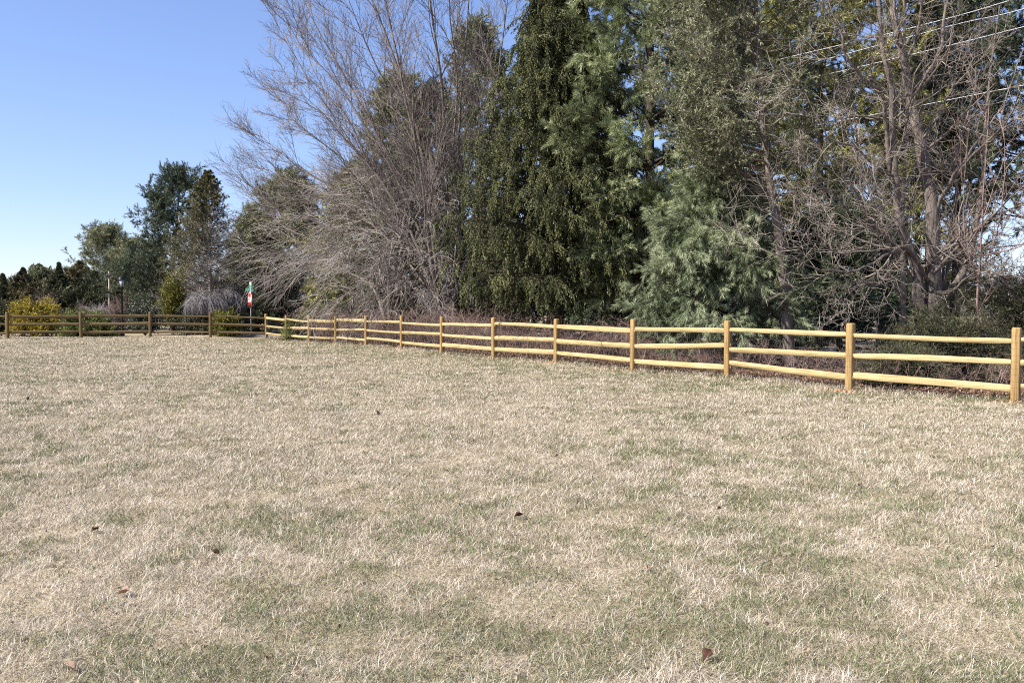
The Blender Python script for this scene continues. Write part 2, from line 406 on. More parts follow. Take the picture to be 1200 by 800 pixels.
def make_rail(a, b, za, zb, rs, off):
    n = 16; k = 7
    t = np.linspace(-.025, 1.025, n)
    d = b - a; L = np.linalg.norm(d); d = d / L; nn = np.array([d[1], -d[0]])
    hh = rs.uniform(.040, .068); th = rs.uniform(.030, .042)
    prof = np.minimum(1, .58 + np.minimum(t + .03, 1.03 - t) * rs.uniform(4, 7))
    ph = rs.uniform(0, 6.3, 4); A = rs.uniform(-.02, .02, 2)
    wob = A[0] * np.sin(t * pi) + .003 * np.sin(t * 7 + ph[0]); wz = rs.uniform(-.014, .010) * np.sin(t * pi) + .003 * np.sin(t * 6 + ph[1])
    sec = [[(-1, -.75), (-.8, -1), (.85, -1), (1, -.85), (1, .8), (.75, 1), (-1, .95)], [(-1, -1), (.7, -1), (1, -.8), (1, .3), (.6, .95), (-.2, 1), (-1, .7)],
           [(-1, -.9), (-.7, -1), (1, -.95), (1, .6), (.8, .9), (-.5, 1), (-1, .85)]][rs.randint(3)]
    sec = np.array(sec) * np.array([rs.choice([-1, 1]), rs.choice([-1, 1])]) + rs.normal(0, .06, (k, 2))
    drift = np.cumsum(rs.normal(0, .016, (n, k, 2)), 0); drift -= np.linspace(0, 1, n)[:, None, None] * drift[-1:]
    if np.cross(sec[1] - sec[0], sec[2] - sec[1]) < 0: sec = sec[::-1]; drift = drift[:, ::-1]
    V = []
    for j in range(n):
        s = prof[j] * (1 + .05 * math.sin(t[j] * 5 + ph[2]))
        c = a + d * (t[j] * L) + nn * (wob[j] + off); z = za + (zb - za) * t[j] + wz[j]
        o1 = (sec[:, 0] + drift[j, :, 0]) * th * s; o2 = (sec[:, 1] + drift[j, :, 1]) * hh * s
        V.append(np.column_stack([c[0] + nn[0] * o1, c[1] + nn[1] * o1, z + o2]))
    V = np.vstack(V); F = []
    for j in range(n - 1):
        for q in range(k): F.append([j * k + q, j * k + (q + 1) % k, (j + 1) * k + (q + 1) % k, (j + 1) * k + q])
    e = len(V); V = np.vstack([V, V[:k].mean(0), V[-k:].mean(0)])
    T = [[(q + 1) % k, q, e] for q in range(k)] + [[e - k + q, e - k + (q + 1) % k, e + 1] for q in range(k)]
    return V, np.array(F), np.array(T)

def make_fence(root, pts, rs, h, rails, skip_first_post=False, off=0.0, wood=('post', 'rail')):
    ang = [math.atan2(*(pts[min(i + 1, len(pts) - 1)] - pts[max(i - 1, 0)])[::-1]) for i in range(len(pts))]
    for i, p in enumerate(pts):
        if skip_first_post and i == 0: continue
        V, F, T = make_post(p[0], p[1], h + rs.normal(0, .015), ang[i], rs)
        link_mesh('post', V, [T, F], M[wood[0]], root)
    for i in range(len(pts) - 1):
        a, b = pts[i], pts[i + 1]
        for z in rails:
            V, F, T = make_rail(a, b, gz(*a) + z + rs.normal(0, .025), gz(*b) + z + rs.normal(0, .025), rs, off)
            link_mesh('rail', V, [T, F], M[wood[1]], root)

rs = np.random.RandomState(11)
fr = empty('split_rail_fence', 'new yellow split rail fence with three rails running along the trees on the right', 'fence', (FENCE[6][0], FENCE[6][1], gz(*FENCE[6])))
make_fence(fr, FENCE, rs, 1.20, (.975, .625, .265))
# welded wire on the lawn side of the near run
G = Geo()
for i in range(len(FENCE) - 1):
    a, b = FENCE[i], FENCE[i + 1]; d = b - a; L = np.linalg.norm(d); d /= L; nn = np.array([d[1], -d[0]])
    if np.dot(nn, FN) > 0: nn = -nn
    q = a + nn * .07; nv = int(L / .05)
    s = np.linspace(0, L, nv)
    base = q[None] + d[None] * s[:, None]; zz = gh(base[:, 0], base[:, 1])
    Pv = np.stack([np.column_stack([base, zz + .02]), np.column_stack([base, zz + 1.08])], 1)
    G.add(*tubes(Pv, np.full((nv, 2), .0007), 3))
    hz = np.arange(.03, 1.1, .1); e = q + d * L
    Ph = np.stack([np.column_stack([np.tile(q, (len(hz), 1)), gz(*q) + hz]), np.column_stack([np.tile(e, (len(hz), 1)), gz(*e) + hz])], 1)
    G.add(*tubes(Ph, np.full((len(hz), 2), .0007), 3))
G.link('wire_mesh', M['wire'], fr)

fl = empty('split_rail_fence', 'split rail fence, wood coloured brown for shade, with three rails across the far left end of the lawn', 'fence', (LEFT[2][0], LEFT[2][1], gz(*LEFT[2])))
make_fence(fl, LEFT, rs, 1.20, (1.0, .63, .27), skip_first_post=True, wood=('shadepost', 'shaderail'))  # left run uses the wood colours with painted shade

# fresh soil round the post feet
G = Geo(); rs = np.random.RandomState(3)
for p in FENCE:
    for r_ in range(70):
        a = rs.uniform(0, 2 * pi); rr = abs(rs.normal(.09, .10)) + .03
        c = np.array([p[0] + math.cos(a) * rr * 1.6 , p[1] + math.sin(a) * rr, 0]); s = rs.uniform(.015, .045)
        c[2] = gz(c[0], c[1]) + .012
        v = c + (nrm(rs.normal(0, 1, (6, 3))) * s * np.array([1, 1, .6]))
        o6 = c + np.array([[1, 0, 0], [-1, 0, 0], [0, 1, 0], [0, -1, 0], [0, 0, 1], [0, 0, -1]]) * s * rs.uniform(.6, 1.2, (6, 1)) * np.array([1, 1, .7])
        G.add(o6, [[0, 2, 4], [2, 1, 4], [1, 3, 4], [3, 0, 4], [2, 0, 5], [1, 2, 5], [3, 1, 5], [0, 3, 5]])
tag(G.link('loose_soil', M['soil']), 'crumbs of orange clay soil round the feet of the new fence posts', 'soil', kind='stuff')

# ------------------------------------------------------------------ grass
def make_grass():
    rs = np.random.RandomState(5)
    N = 3400000
    # candidate points in a wedge a little wider than the view, thinned with distance
    u = rs.uniform(0, 1, N); D0, D1 = 2.6, 47.
    d = (D0 ** .4 + u * (D1 ** .4 - D0 ** .4)) ** (1 / .4)          # density in the plane ~ d^-1.6
    keep_n = 2200000
    d = d[:keep_n]
    x = rs.uniform(-.66, .66, keep_n) * (d + 2.2); y = d
    bhd = behind(x, y)
    ok = (bhd < .30 + 1.5 * (fbm(x * 1.6, y * 1.6, 9, 3) - .5)) & ((y < 43.6) | (x > -13)) & (y < np.where(x < -12, 42.9 + .15 * vnoise(x * 2, y, 3), 60))
    gap = fbm(x * 2.1, y * 2.1, 21, 3); ok &= rs.uniform(0, 1, keep_n) < np.clip((gap - .16) * 4.0, .62, 1)
    x, y, gap = x[ok], y[ok], gap[ok]; n = len(x)
    far = np.clip(y / 4, 1, 12)
    z = gh(x, y)
    green = fbm(x * .5, y * .5, 40, 3) * .33 + fbm(x * 4.2, y * 4.2, 50, 3) * .67
    band = np.exp(-((behind(x, y) + 1.1) / 1.3) ** 2) * .10
    left = .06 * (1 - sstep(-4, 1, x)) * (1 - sstep(5, 12, y)) + .045 * (1 - sstep(4, 9, y))
    thr = np.clip((green + band + left - .52) * 4.6, .08, .62)
    isg = rs.uniform(0, 1, n) < thr
    tuft = fbm(x * 7, y * 7, 70, 2)
    val = np.where(isg, rs.uniform(0, .36, n), np.clip(rs.normal(.62, .17, n) + (tuft - .5) * .35, .28, 1))
    # direction: coherent within a tuft
    th = vnoise(x * 11, y * 11, 95) * 9 + rs.normal(0, 1.5, n)
    tilt = np.clip(np.radians(rs.normal(70, 17, n)), .2, 1.52)
    tilt = np.where(isg, tilt * .7, tilt) * (1 - .4 * np.exp(-(behind(x, y) / .22) ** 2))
    near_f = np.exp(-(behind(x, y) / .22) ** 2)
    Ln = rs.uniform(.024, .072, n) * (1 + .9 * near_f) * (.65 + .8 * gap) * np.where(isg, .85, 1.05) * far ** .16
    W = .0021 * far ** .82 * rs.uniform(.6, 1.4, n)
    dx, dy = np.cos(th), np.sin(th)
    h1 = np.stack([dx * np.sin(tilt * .8), dy * np.sin(tilt * .8), np.cos(tilt * .8)], 1)
    t2 = np.clip(tilt + rs.normal(.22, .22, n), 0, 1.8)
    h2 = np.stack([dx * np.sin(t2), dy * np.sin(t2), np.cos(t2)], 1)
    b0 = np.stack([x, y, z - .004], 1); b1 = b0 + h1 * (Ln * .5)[:, None]; b2 = b1 + h2 * (Ln * .5)[:, None]
    b2[:, 2] = np.maximum(b2[:, 2], z + .006)
    tw = th + pi / 2 + rs.normal(0, .5, n)
    s = np.stack([np.cos(tw), np.sin(tw), 0 * tw], 1) * (W * .5)[:, None]
    V = np.stack([b0 - s, b0 + s, b1 - s * .85, b1 + s * .85, b2], 1).reshape(-1, 3)
    i = np.arange(n)[:, None] * 5
    F = np.concatenate([i + np.array([[0, 1, 3]]), i + np.array([[0, 3, 2]]), i + np.array([[2, 3, 4]])])
    o = link_mesh('lawn_grass', V, F, M['grass'], val=np.repeat(val, 5))
    tag(o, 'short dormant straw coloured lawn grass with green patches', 'grass', kind='stuff')
make_grass()

# ------------------------------------------------------------------ bare trees
def bare_tree(name, label, base, limbs, rs, bark, twig, levels, group=None, n0=14, wig=.02, thin=.72):
    root = empty(name, label, 'tree', base, group)
    G = Geo(); C = Geo(); fam = []
    for pts, r0, r1 in limbs:
        p = path(pts, n0, rs, wig); r = np.linspace(0, 1, n0) ** .8
        fam.append((p, (r0 + (r1 - r0) * r) * thin))
    P = np.stack([f[0] for f in fam]); R = np.stack([f[1] for f in fam])
    G.add(*tubes(P, R, 9))
    cur = [(P, R)]
    for li, lv in enumerate(levels):
        nxt = []
        for (P, R) in cur:
            P2, R2 = grow(rs, P, R, **lv)
            if lv.get('floor', True):
                g = gh(P2[..., 0], P2[..., 1]) + .15
                P2[..., 2] = np.maximum(P2[..., 2], g)
            nxt.append((P2, R2))
            k = 6 if li == 0 else (4 if li == 1 else 3)
            v, f = tubes(P2, R2, k)
            val = np.repeat(rs.uniform(0, 1, len(P2)), P2.shape[1] * k)
            (G if li == 0 else C).add(v, f, val)
        cur = nxt
    G.link('trunk', bark, root, smooth=True)
    C.link('crown', twig, root)
    return root

def limb(pts, r0, r1): return ([at(*p) for p in pts], r0, r1)

def mk(m, **k): return dict(m=m, **k)

# big bare tree behind the fence, stems fanning up and to the left
rs = np.random.RandomState(21)
B0 = (520, 386, 36.5)
up = [
    limb([B0, (534, 320, 36.5), (538, 244, 36.4), (539, 169, 36.2), (546, 60, 36), (556, -60, 36)], .20, .03),
    limb([B0, (526, 300, 36.2), (522, 200, 36), (518, 110, 35.6), (506, 20, 35.2), (494, -70, 35)], .19, .03),
    limb([B0, (515, 300, 36.8), (500, 210, 37), (484, 140, 37), (466, 80, 37), (440, 10, 37), (420, -50, 37)], .18, .025),
    limb([B0, (510, 310, 37.2), (478, 225, 37.8), (447, 161, 38), (410, 94, 38.4), (381, 45, 38.6), (355, -5, 38.8)], .17, .02),
    limb([B0, (500, 315, 37), (462, 255, 38), (437, 208, 38.6), (420, 161, 39), (400, 124, 39.2), (357, 85, 39.6), (334, 36, 40)], .17, .015),
    limb([B0, (495, 320, 38), (455, 262, 39.4), (410, 229, 40.4), (372, 212, 41), (330, 182, 41.6), (303, 158, 42)], .15, .012),
    limb([B0, (480, 330, 38.5), (430, 300, 40.4), (384, 287, 42), (327, 262, 43.4), (312, 240, 43.8), (296, 212, 44)], .14, .012),
    limb([B0, (502, 300, 36.8), (470, 220, 36.8), (430, 150, 36.8), (392, 95, 37), (352, 52, 37.2), (330, 10, 37.4)], .13, .012),
    limb([B0, (494, 312, 37.5), (450, 240, 38.4), (400, 190, 39), (350, 150, 39.4), (328, 116, 39.6)], .12, .010),
    limb([B0, (490, 320, 37.4), (440, 262, 38.6), (385, 225, 39.6), (335, 208, 40.4), (318, 198, 40.8)], .11, .010),
    limb([B0, (508, 290, 36), (490, 190, 35.6), (455, 110, 35.4), (420, 40, 35.4), (395, -20, 35.4)], .13, .014),
    limb([B0, (540, 290, 36.4), (530, 190, 36), (535, 100, 35.6), (526, 10, 35.4), (530, -50, 35.4)], .13, .016),
    limb([B0, (548, 300, 36), (566, 210, 35.5), (577, 130, 35), (588, 50, 34.8), (600, -40, 34.6)], .15, .02),
    limb([B0, (505, 300, 35.6), (492, 190, 35), (470, 90, 34.6), (452, 0, 34.4), (440, -60, 34.4)], .15, .02),
    limb([B0, (498, 310, 36), (460, 230, 36.4), (412, 165, 36.8), (368, 118, 37.4), (338, 90, 38)], .14, .012),
]
bare_tree('bare_tree', 'big bare tree with many dark stems fanning up and left against the blue sky', on_ground(520, 36.5), up, rs, M['bark'], M['darktwig'], [
    mk(15, t=(.2, 1), ang=(18, 45), L=(.2, .38), n=8, trop=(-.01, 0, .05), jit=.07, rk=.5, rend=.3, rmin=.014, rmax=.06, fall=.55),
    mk(12, t=(.08, 1), ang=(20, 45), L=(.32, .6), n=6, trop=(-.01, 0, .05), jit=.08, rk=.5, rend=.4, rmin=.008, fall=.4),
    mk(7, t=(.1, 1), ang=(20, 50), L=(.4, .75), n=4, trop=(-.01, 0, .03), jit=.09, rk=.6, rend=.5, rmin=.0055, rmax=.008, fall=.3),
], wig=.035, thin=.62)

# low drooping bare tree in front of it
rs = np.random.RandomState(22)
B1 = (455, 388, 38.5)
lo = [
    limb([B1, (466, 330, 38.4), (470, 285, 38.2), (455, 235, 38), (425, 200, 38.4)], .17, .02),
    limb([B1, (440, 340, 39.4), (415, 322, 40.6), (380, 308, 42), (340, 310, 43.4), (318, 330, 44)], .12, .012),
    limb([B1, (450, 330, 38.8), (430, 290, 39.4), (400, 268, 40.6), (362, 262, 42), (330, 280, 43)], .13, .012),
    limb([B1, (462, 320, 38), (480, 270, 37), (500, 235, 36.4), (525, 225, 35.8), (545, 250, 35.4)], .14, .012),
    limb([B1, (470, 340, 37.6), (492, 310, 36.4), (520, 300, 35.2), (540, 322, 34.6)], .11, .012),
    limb([B1, (455, 330, 38), (448, 285, 37.4), (430, 250, 37.2), (402, 238, 37.6), (375, 250, 38.6)], .13, .012),
    limb([B1, (458, 345, 37.8), (455, 310, 36.6), (440, 285, 36), (415, 285, 36.2), (395, 305, 37)], .11, .012),
    limb([B1, (440, 372, 37.4), (420, 345, 36.9), (395, 335, 37.6), (372, 350, 38.6)], .08, .01),
    limb([B1, (470, 372, 36.8), (482, 345, 35.8), (495, 335, 35.2), (508, 352, 34.8)], .08, .01),
    limb([B1, (452, 368, 37), (450, 340, 36), (440, 325, 35.6), (425, 338, 35.6)], .08, .01),
    limb([B1, (462, 345, 37.4), (474, 315, 36.2), (480, 290, 35.6), (470, 275, 35.4), (452, 290, 35.4)], .10, .012),
]
bare_tree('bare_tree', 'low spreading bare tree with a dense mass of drooping grey twigs above the fence', on_ground(455, 38.5), lo, rs, M['bark'], M['twig'], [
    mk(12, t=(.2, 1), ang=(25, 65), L=(.28, .5), n=7, trop=(-.03, -.02, -.03), jit=.1, rk=.5, rend=.3, rmin=.012, rmax=.04, fall=.35),
    mk(9, t=(.1, 1), ang=(25, 60), L=(.4, .7), n=6, trop=(-.06, -.02, -.09), jit=.08, rk=.5, rend=.4, rmin=.008, fall=.3),
    mk(5, t=(.1, 1), ang=(15, 45), L=(.45, .8), n=4, trop=(-.08, 0, -.12), jit=.09, rk=.6, rend=.5, rmin=.0055, rmax=.008, fall=.3),
])

# bare trees on the right
rs = np.random.RandomState(23)
B2 = (1090, 392, 19.6)
r_ = [
    limb([B2, (1074, 350, 19.6), (1064, 300, 19.6), (1050, 250, 19.5), (1040, 175, 19.4), (1028, 91, 19.2), (1018, -5, 19), (1012, -90, 19)], .25, .04),
    limb([B2, (1094, 330, 19.7), (1091, 245, 19.7), (1077, 157, 19.7), (1068, 98, 19.6), (1054, 48, 19.5), (1046, -10, 19.4), (1040, -90, 19.4)], .34, .05),
    limb([(1091, 245, 19.7), (1087, 180, 19.8), (1084, 115, 19.9), (1108, 72, 20), (1121, 0, 20.2), (1130, -80, 20.3)], .11, .03),
    limb([(1042, 200, 19.4), (1030, 120, 19), (996, 88, 18.6), (978, 42, 18.4), (966, -20, 18.2)], .085, .02),
    limb([B2, (1098, 352, 19.5), (1128, 325, 19.3), (1146, 275, 19.2), (1158, 225, 19.2), (1162, 165, 19.3), (1172, 90, 19.5), (1180, 0, 19.6)], .20, .02),
    limb([(1096, 345, 19.6), (1110, 300, 19.9), (1122, 240, 20.2), (1124, 180, 20.4), (1136, 110, 20.6), (1150, 40, 20.8)], .10, .015),
    limb([(1088, 330, 19.6), (1062, 292, 19), (1040, 300, 18.6), (1012, 322, 18.1), (976, 326, 17.6), (930, 308, 17.2), (882, 284, 17)], .075, .010),
    limb([(1060, 292, 19), (1020, 262, 18.6), (985, 242, 18.2), (960, 215, 18), (944, 180, 17.9)], .055, .009),
    limb([(1094, 340, 19.5), (1120, 330, 18.6), (1150, 310, 18), (1180, 312, 17.6), (1215, 330, 17.3)], .07, .012),
    limb([(1092, 320, 19.4), (1130, 275, 18.8), (1170, 250, 18.4), (1215, 210, 18.2)], .075, .012),
    limb([(1070, 330, 19.6), (1048, 280, 19.2), (1018, 240, 18.8), (985, 180, 18.5), (960, 120, 18.3), (930, 70, 18.1)], .07, .010),
    limb([(1046, 240, 19.5), (1020, 205, 19.1), (1000, 150, 18.9), (990, 95, 18.8)], .05, .009),
    limb([(1092, 260, 19.7), (1118, 215, 19.2), (1150, 180, 18.9), (1185, 120, 18.7), (1210, 40, 18.6)], .07, .010),
    limb([(1078, 165, 19.7), (1100, 120, 19.3), (1140, 70, 19), (1165, 10, 18.9)], .05, .009),
    limb([(1068, 300, 19.2), (1035, 290, 18.4), (995, 296, 17.9), (955, 292, 17.6), (905, 262, 17.4)], .055, .008),
    limb([(1086, 370, 19.4), (1062, 345, 18.8), (1030, 330, 18.4), (995, 332, 18.1), (965, 345, 17.9)], .05, .008),
]
bare_tree('bare_tree', 'bare tree with thick forking stems and crooked pale branches at the right', on_ground(1090, 19.6), r_, rs, M['brownbark'], M['tantwig'], [
    mk(11, t=(.15, 1), ang=(35, 80), L=(.2, .42), n=8, trop=(0, -.01, .04), jit=.16, rk=.42, rend=.3, rmin=.009, rmax=.035, fall=.3),
    mk(9, t=(.1, 1), ang=(30, 75), L=(.3, .55), n=6, trop=(0, 0, .05), jit=.15, rk=.5, rend=.4, rmin=.005, fall=.3),
    mk(5, t=(.15, 1), ang=(25, 65), L=(.35, .7), n=4, trop=(0, 0, .05), jit=.13, rk=.6, rend=.5, rmin=.0034, rmax=.006, fall=.2),
], wig=.085, thin=.60, n0=18)
rs = np.random.RandomState(24)
B3 = (1062, 390, 22.5)
bare_tree('bare_tree', 'slim bare tree with a straight grey trunk just left of the thick forking one', on_ground(1056, 22.5), [
    limb([(1056, 392, 22.5), (1058, 320, 22.5), (1056, 250, 22.5), (1062, 150, 22.4), (1058, 40, 22.4), (1060, -80, 22.4)], .11, .03),
    limb([(1058, 300, 22.5), (1030, 250, 22.2), (1008, 180, 22), (1000, 100, 22), (985, 30, 22)], .06, .014),
    limb([(1060, 220, 22.4), (1085, 170, 22.6), (1105, 100, 22.8), (1120, 30, 23)], .055, .012)], rs, M['bark'], M['tantwig'], [
    mk(10, t=(.2, 1), ang=(35, 75), L=(.2, .4), n=7, trop=(0, 0, .05), jit=.14, rk=.45, rend=.3, rmin=.010, rmax=.03, fall=.3),
    mk(5, t=(.15, 1), ang=(30, 70), L=(.3, .55), n=5, trop=(0, 0, .05), jit=.13, rk=.5, rend=.4, rmin=.006, fall=.3),
    mk(4, t=(.2, 1), ang=(25, 60), L=(.35, .7), n=4, trop=(0, 0, .05), jit=.12, rk=.6, rend=.5, rmin=.004, rmax=.006, fall=.2)])
rs = np.random.RandomState(25)
bare_tree('bare_sapling', 'young bare sapling with many upright reddish shoots at the right edge', on_ground(1150, 17.8), [
    limb([(1150, 420, 17.8), (1146, 350, 17.8), (1150, 270, 17.8), (1156, 200, 17.8), (1160, 120, 17.8)], .04, .008),
    limb([(1148, 330, 17.8), (1132, 280, 17.6), (1128, 220, 17.6), (1134, 150, 17.6)], .025, .006),
    limb([(1148, 320, 17.8), (1172, 270, 17.7), (1180, 210, 17.7), (1178, 140, 17.7)], .025, .006),
    limb([(1148, 300, 17.8), (1192, 290, 17.4), (1222, 250, 17.2)], .022, .006)], rs, M['redtwig'], M['redtwig'], [
    mk(10, t=(.15, 1), ang=(25, 60), L=(.2, .45), n=6, trop=(0, 0, .12), jit=.09, rk=.5, rend=.35, rmin=.006, rmax=.012, fall=.3),
    mk(6, t=(.15, 1), ang=(25, 55), L=(.3, .6), n=4, trop=(0, 0, .1), jit=.09, rk=.6, rend=.4, rmin=.004, fall=.3)])

# ------------------------------------------------------------------ conifers
def conifer(name, label, base, H, Rmax, prof, nb, elev, bend, sub, subsub=None, nd=None, mat='pine', bark='darkbark', rs=None, zmin=.05,
            top=None, r0=.2, rend=.02, azbias=None, bjit=.05, group=None, var=(.7, 1.1), tier=0, hold=None, cat='tree', zmax=.985, needle_on=('sub', 'br')):
    """trunk with branches set round it; elev(t), bend(t) in degrees; sub: children of each branch; nd: needle settings"""
    root = empty(name, label, cat, base, group)
    base = np.asarray(base, float)
    topp = base + np.array([0, 0, H]) if top is None else np.asarray(top, float)
    if np.ndim(topp) == 1: ctrl = [base - [0, 0, .1], base * .6 + topp * .4 + rs.normal(0, .01 * H, 3) * [1, 1, 0], topp]
    else: ctrl = [base - [0, 0, .1]] + list(topp)
    tp = path(ctrl, 24); tr = r0 + (rend - r0) * np.linspace(0, 1, 24) ** .85
    tr[0] *= 1.35
    G = Geo(); G.add(*tubes(tp[None], tr[None], 9))
    zrel = (tp[:, 2] - base[2]); Ht = zrel[-1]
    t = zmin + (zmax - zmin) * (np.arange(nb) + rs.uniform(0, 1, nb)) / nb
    if tier: t = np.clip(np.round(t * tier) / tier + rs.normal(0, .006, nb), zmin, zmax)
    az = np.arange(nb) * 2.399963 + rs.normal(0, .35, nb)
    if azbias is not None:
        k = rs.uniform(0, 1, nb) < azbias[1]; az = np.where(k, azbias[0] + rs.normal(0, azbias[2], nb), az)
    L = Rmax * np.array([prof(q) for q in t]) * rs.uniform(var[0], var[1], nb)
    n = 9
    zz = t * Ht; start = np.stack([np.interp(zz, zrel, tp[:, j]) for j in range(3)], 1)
    e0 = np.radians(np.array([elev(q) for q in t]) + rs.normal(0, 5, nb)); be = np.radians(np.array([bend(q) for q in t]))
    pts = [start]; p = start.copy()
    for j in range(n - 1):
        e = e0 + be * (j / (n - 2)); d = np.stack([np.cos(az) * np.cos(e), np.sin(az) * np.cos(e), np.sin(e)], 1)
        d = nrm(d + rs.normal(0, bjit, d.shape)); p = p + d * (L / (n - 1))[:, None]; pts.append(p)
    P = np.stack(pts, 1); P[..., 2] = np.maximum(P[..., 2], gh(P[..., 0], P[..., 1]) + .12)
    rb = np.clip(np.interp(zz, zrel, tr) * .32, .006, .07)
    R = rb[:, None] * np.linspace(1, .18, n)[None]
    G.add(*tubes(P, R, 4), rs.uniform(0, 1, 1)[0])
    P2, R2 = grow(rs, P, R, **sub)
    P2[..., 2] = np.maximum(P2[..., 2], gh(P2[..., 0], P2[..., 1]) + .06)
    G.add(*tubes(P2, R2, 3))
    tips = [P2]
    if subsub:
        P3, R3 = grow(rs, P2, R2, **subsub)
        P3[..., 2] = np.maximum(P3[..., 2], gh(P3[..., 0], P3[..., 1]) + .05)
        G.add(*tubes(P3, R3, 3)); tips.append(P3)
    if hold is not None: return root, G, P, P2, tips
    C = Geo()
    br = rs.uniform(0, 1, nb)
    for q, X in enumerate(tips):
        vb = np.repeat(rs.uniform(0, 1, len(P2)), subsub['m']) if q == 1 else None      # one tint per hanging spray
        C.add(*needles(rs, X, vbase=vb, **nd))
    b2 = dict(nd); b2['t'] = (.12, 1); b2['per'] = nd['per'] * 9; C.add(*needles(rs, P, **b2))
    lead = tp[None, -6:]; b3 = dict(nd); b3['t'] = (0, 1); b3['per'] = nd['per'] * 4; C.add(*needles(rs, lead, **b3))
    G.link('trunk', M[bark], root, smooth=True)
    C.link('crown', M[mat], root)
    return root

lin = lambda a, b: (lambda t: a + (b - a) * t)

# weeping spruce in the middle
rs = np.random.RandomState(31)
def spruce_prof(t): return (1 - t) ** .88 * (1 if t > .25 else .86) + .02
conifer('spruce_tree', 'tall dense spruce with dark green curtains of hanging branchlets overhanging the fence', on_ground(654, 29.0), 12.3, 5.0, spruce_prof,
        330, lin(6, 34), lin(-18, -6), mk(11, t=(.16, 1), ang=(40, 80), L=(.6, 1.35), n=7, trop=(0, 0, -.50), jit=.05, rk=.4, rmin=.006, rmax=.012, fall=.25, absL=True),
        mk(26, t=(.0, .99), ang=(35, 60), L=(.16, .27), n=4, trop=(0, 0, -.30), jit=.06, rk=.6, rmin=.004, rmax=.006, fall=.62, absL=True),
        dict(per=17, L=(.030, .06), W=.024, ang=(15, 50), droop=.2), mat='spruce', rs=rs, zmin=.15, r0=.24)

# soft pines: needle tufts at the twig ends
def pine(name, label, base, H, Rmax, prof, nb, elev, bend, mat, rs, tier=0, sub=None, subsub=None, tuft=None, **kw):
    sub = sub or mk(9, t=(.3, 1), ang=(25, 60), L=(.6, 1.3), n=6, trop=(0, 0, .02), jit=.1, rk=.45, rmin=.008, rmax=.02, fall=.35, absL=True)
    subsub = subsub or mk(6, t=(.3, 1), ang=(20, 55), L=(.18, .40), n=4, trop=(0, 0, .05), jit=.1, rk=.6, rmin=.005, rmax=.008, fall=0, absL=True)
    root, G, P, P2, tips = conifer(name, label, base, H, Rmax, prof, nb, elev, bend, sub, subsub, None, mat, rs=rs, tier=tier, hold=1, **kw)
    tuft = tuft or dict(per=52, t=(.25, 1), L=(.10, .17), W=.016, ang=(12, 55), droop=.12)
    C = Geo()
    for X in (tips[1], tips[0][:, -3:]): C.add(*needles(rs, X, **tuft))
    C.add(*needles(rs, P[:, -2:], **tuft))
    G.link('trunk', M[kw.get('bark', 'darkbark')], root, smooth=True)
    C.link('crown', M[mat], root)
    return root

rs = np.random.RandomState(32)
pine('pine_tree', 'tall soft needled pine with bright plumes rising behind the spruce', on_ground(764, 27.6), 17.0, 3.6,
     lambda t: (.55 if t < .3 else 1.0) * (1 - t) ** .55 + .05, 120, lin(2, 40), lin(8, 10), 'pine', rs, tier=12, zmin=.10, r0=.26, bjit=.07,
     sub=mk(10, t=(.42, 1), ang=(25, 60), L=(.6, 1.2), n=6, trop=(0, 0, -.01), jit=.1, rk=.45, rmin=.008, rmax=.02, fall=.35, absL=True),
     subsub=mk(9, t=(.2, 1), ang=(20, 60), L=(.22, .42), n=4, trop=(0, 0, -.04), jit=.1, rk=.6, rmin=.005, rmax=.008, fall=0, absL=True),
     tuft=dict(per=62, t=(.25, 1), L=(.13, .21), W=.011, ang=(12, 50), droop=.28))
rs = np.random.RandomState(33)
pine('pine_tree', 'low pine with hanging blue green plumes just behind the fence, right of the spruce', on_ground(842, 23.4), 4.5, 2.5,
     lambda t: (1 - t) ** .5 * (1 if t > .2 else .9), 96, lin(5, 42), lin(-24, -18), 'bluepine', rs, zmin=.20, r0=.15, azbias=(rad(205), .35, .8),
     sub=mk(9, t=(.2, 1), ang=(25, 65), L=(.45, 1.0), n=6, trop=(0, 0, -.10), jit=.1, rk=.45, rmin=.007, rmax=.015, fall=.3, absL=True),
     subsub=mk(7, t=(.2, 1), ang=(20, 60), L=(.18, .36), n=4, trop=(0, 0, -.14), jit=.1, rk=.6, rmin=.004, rmax=.006, fall=0, absL=True),
     tuft=dict(per=70, t=(.2, 1), L=(.11, .18), W=.008, ang=(10, 50), droop=.30))
rs = np.random.RandomState(34)
pine('pine_tree', 'dark tall pine filling the gap between the bright plumed pine and the grey green cedar', on_ground(800, 35), 18, 4.2,
     lambda t: (.7 if t < .3 else 1.0) * (1 - t) ** .5 + .05, 120, lin(0, 40), lin(8, 10), 'darkpine', rs, tier=18, zmin=.12, r0=.26, bjit=.07)

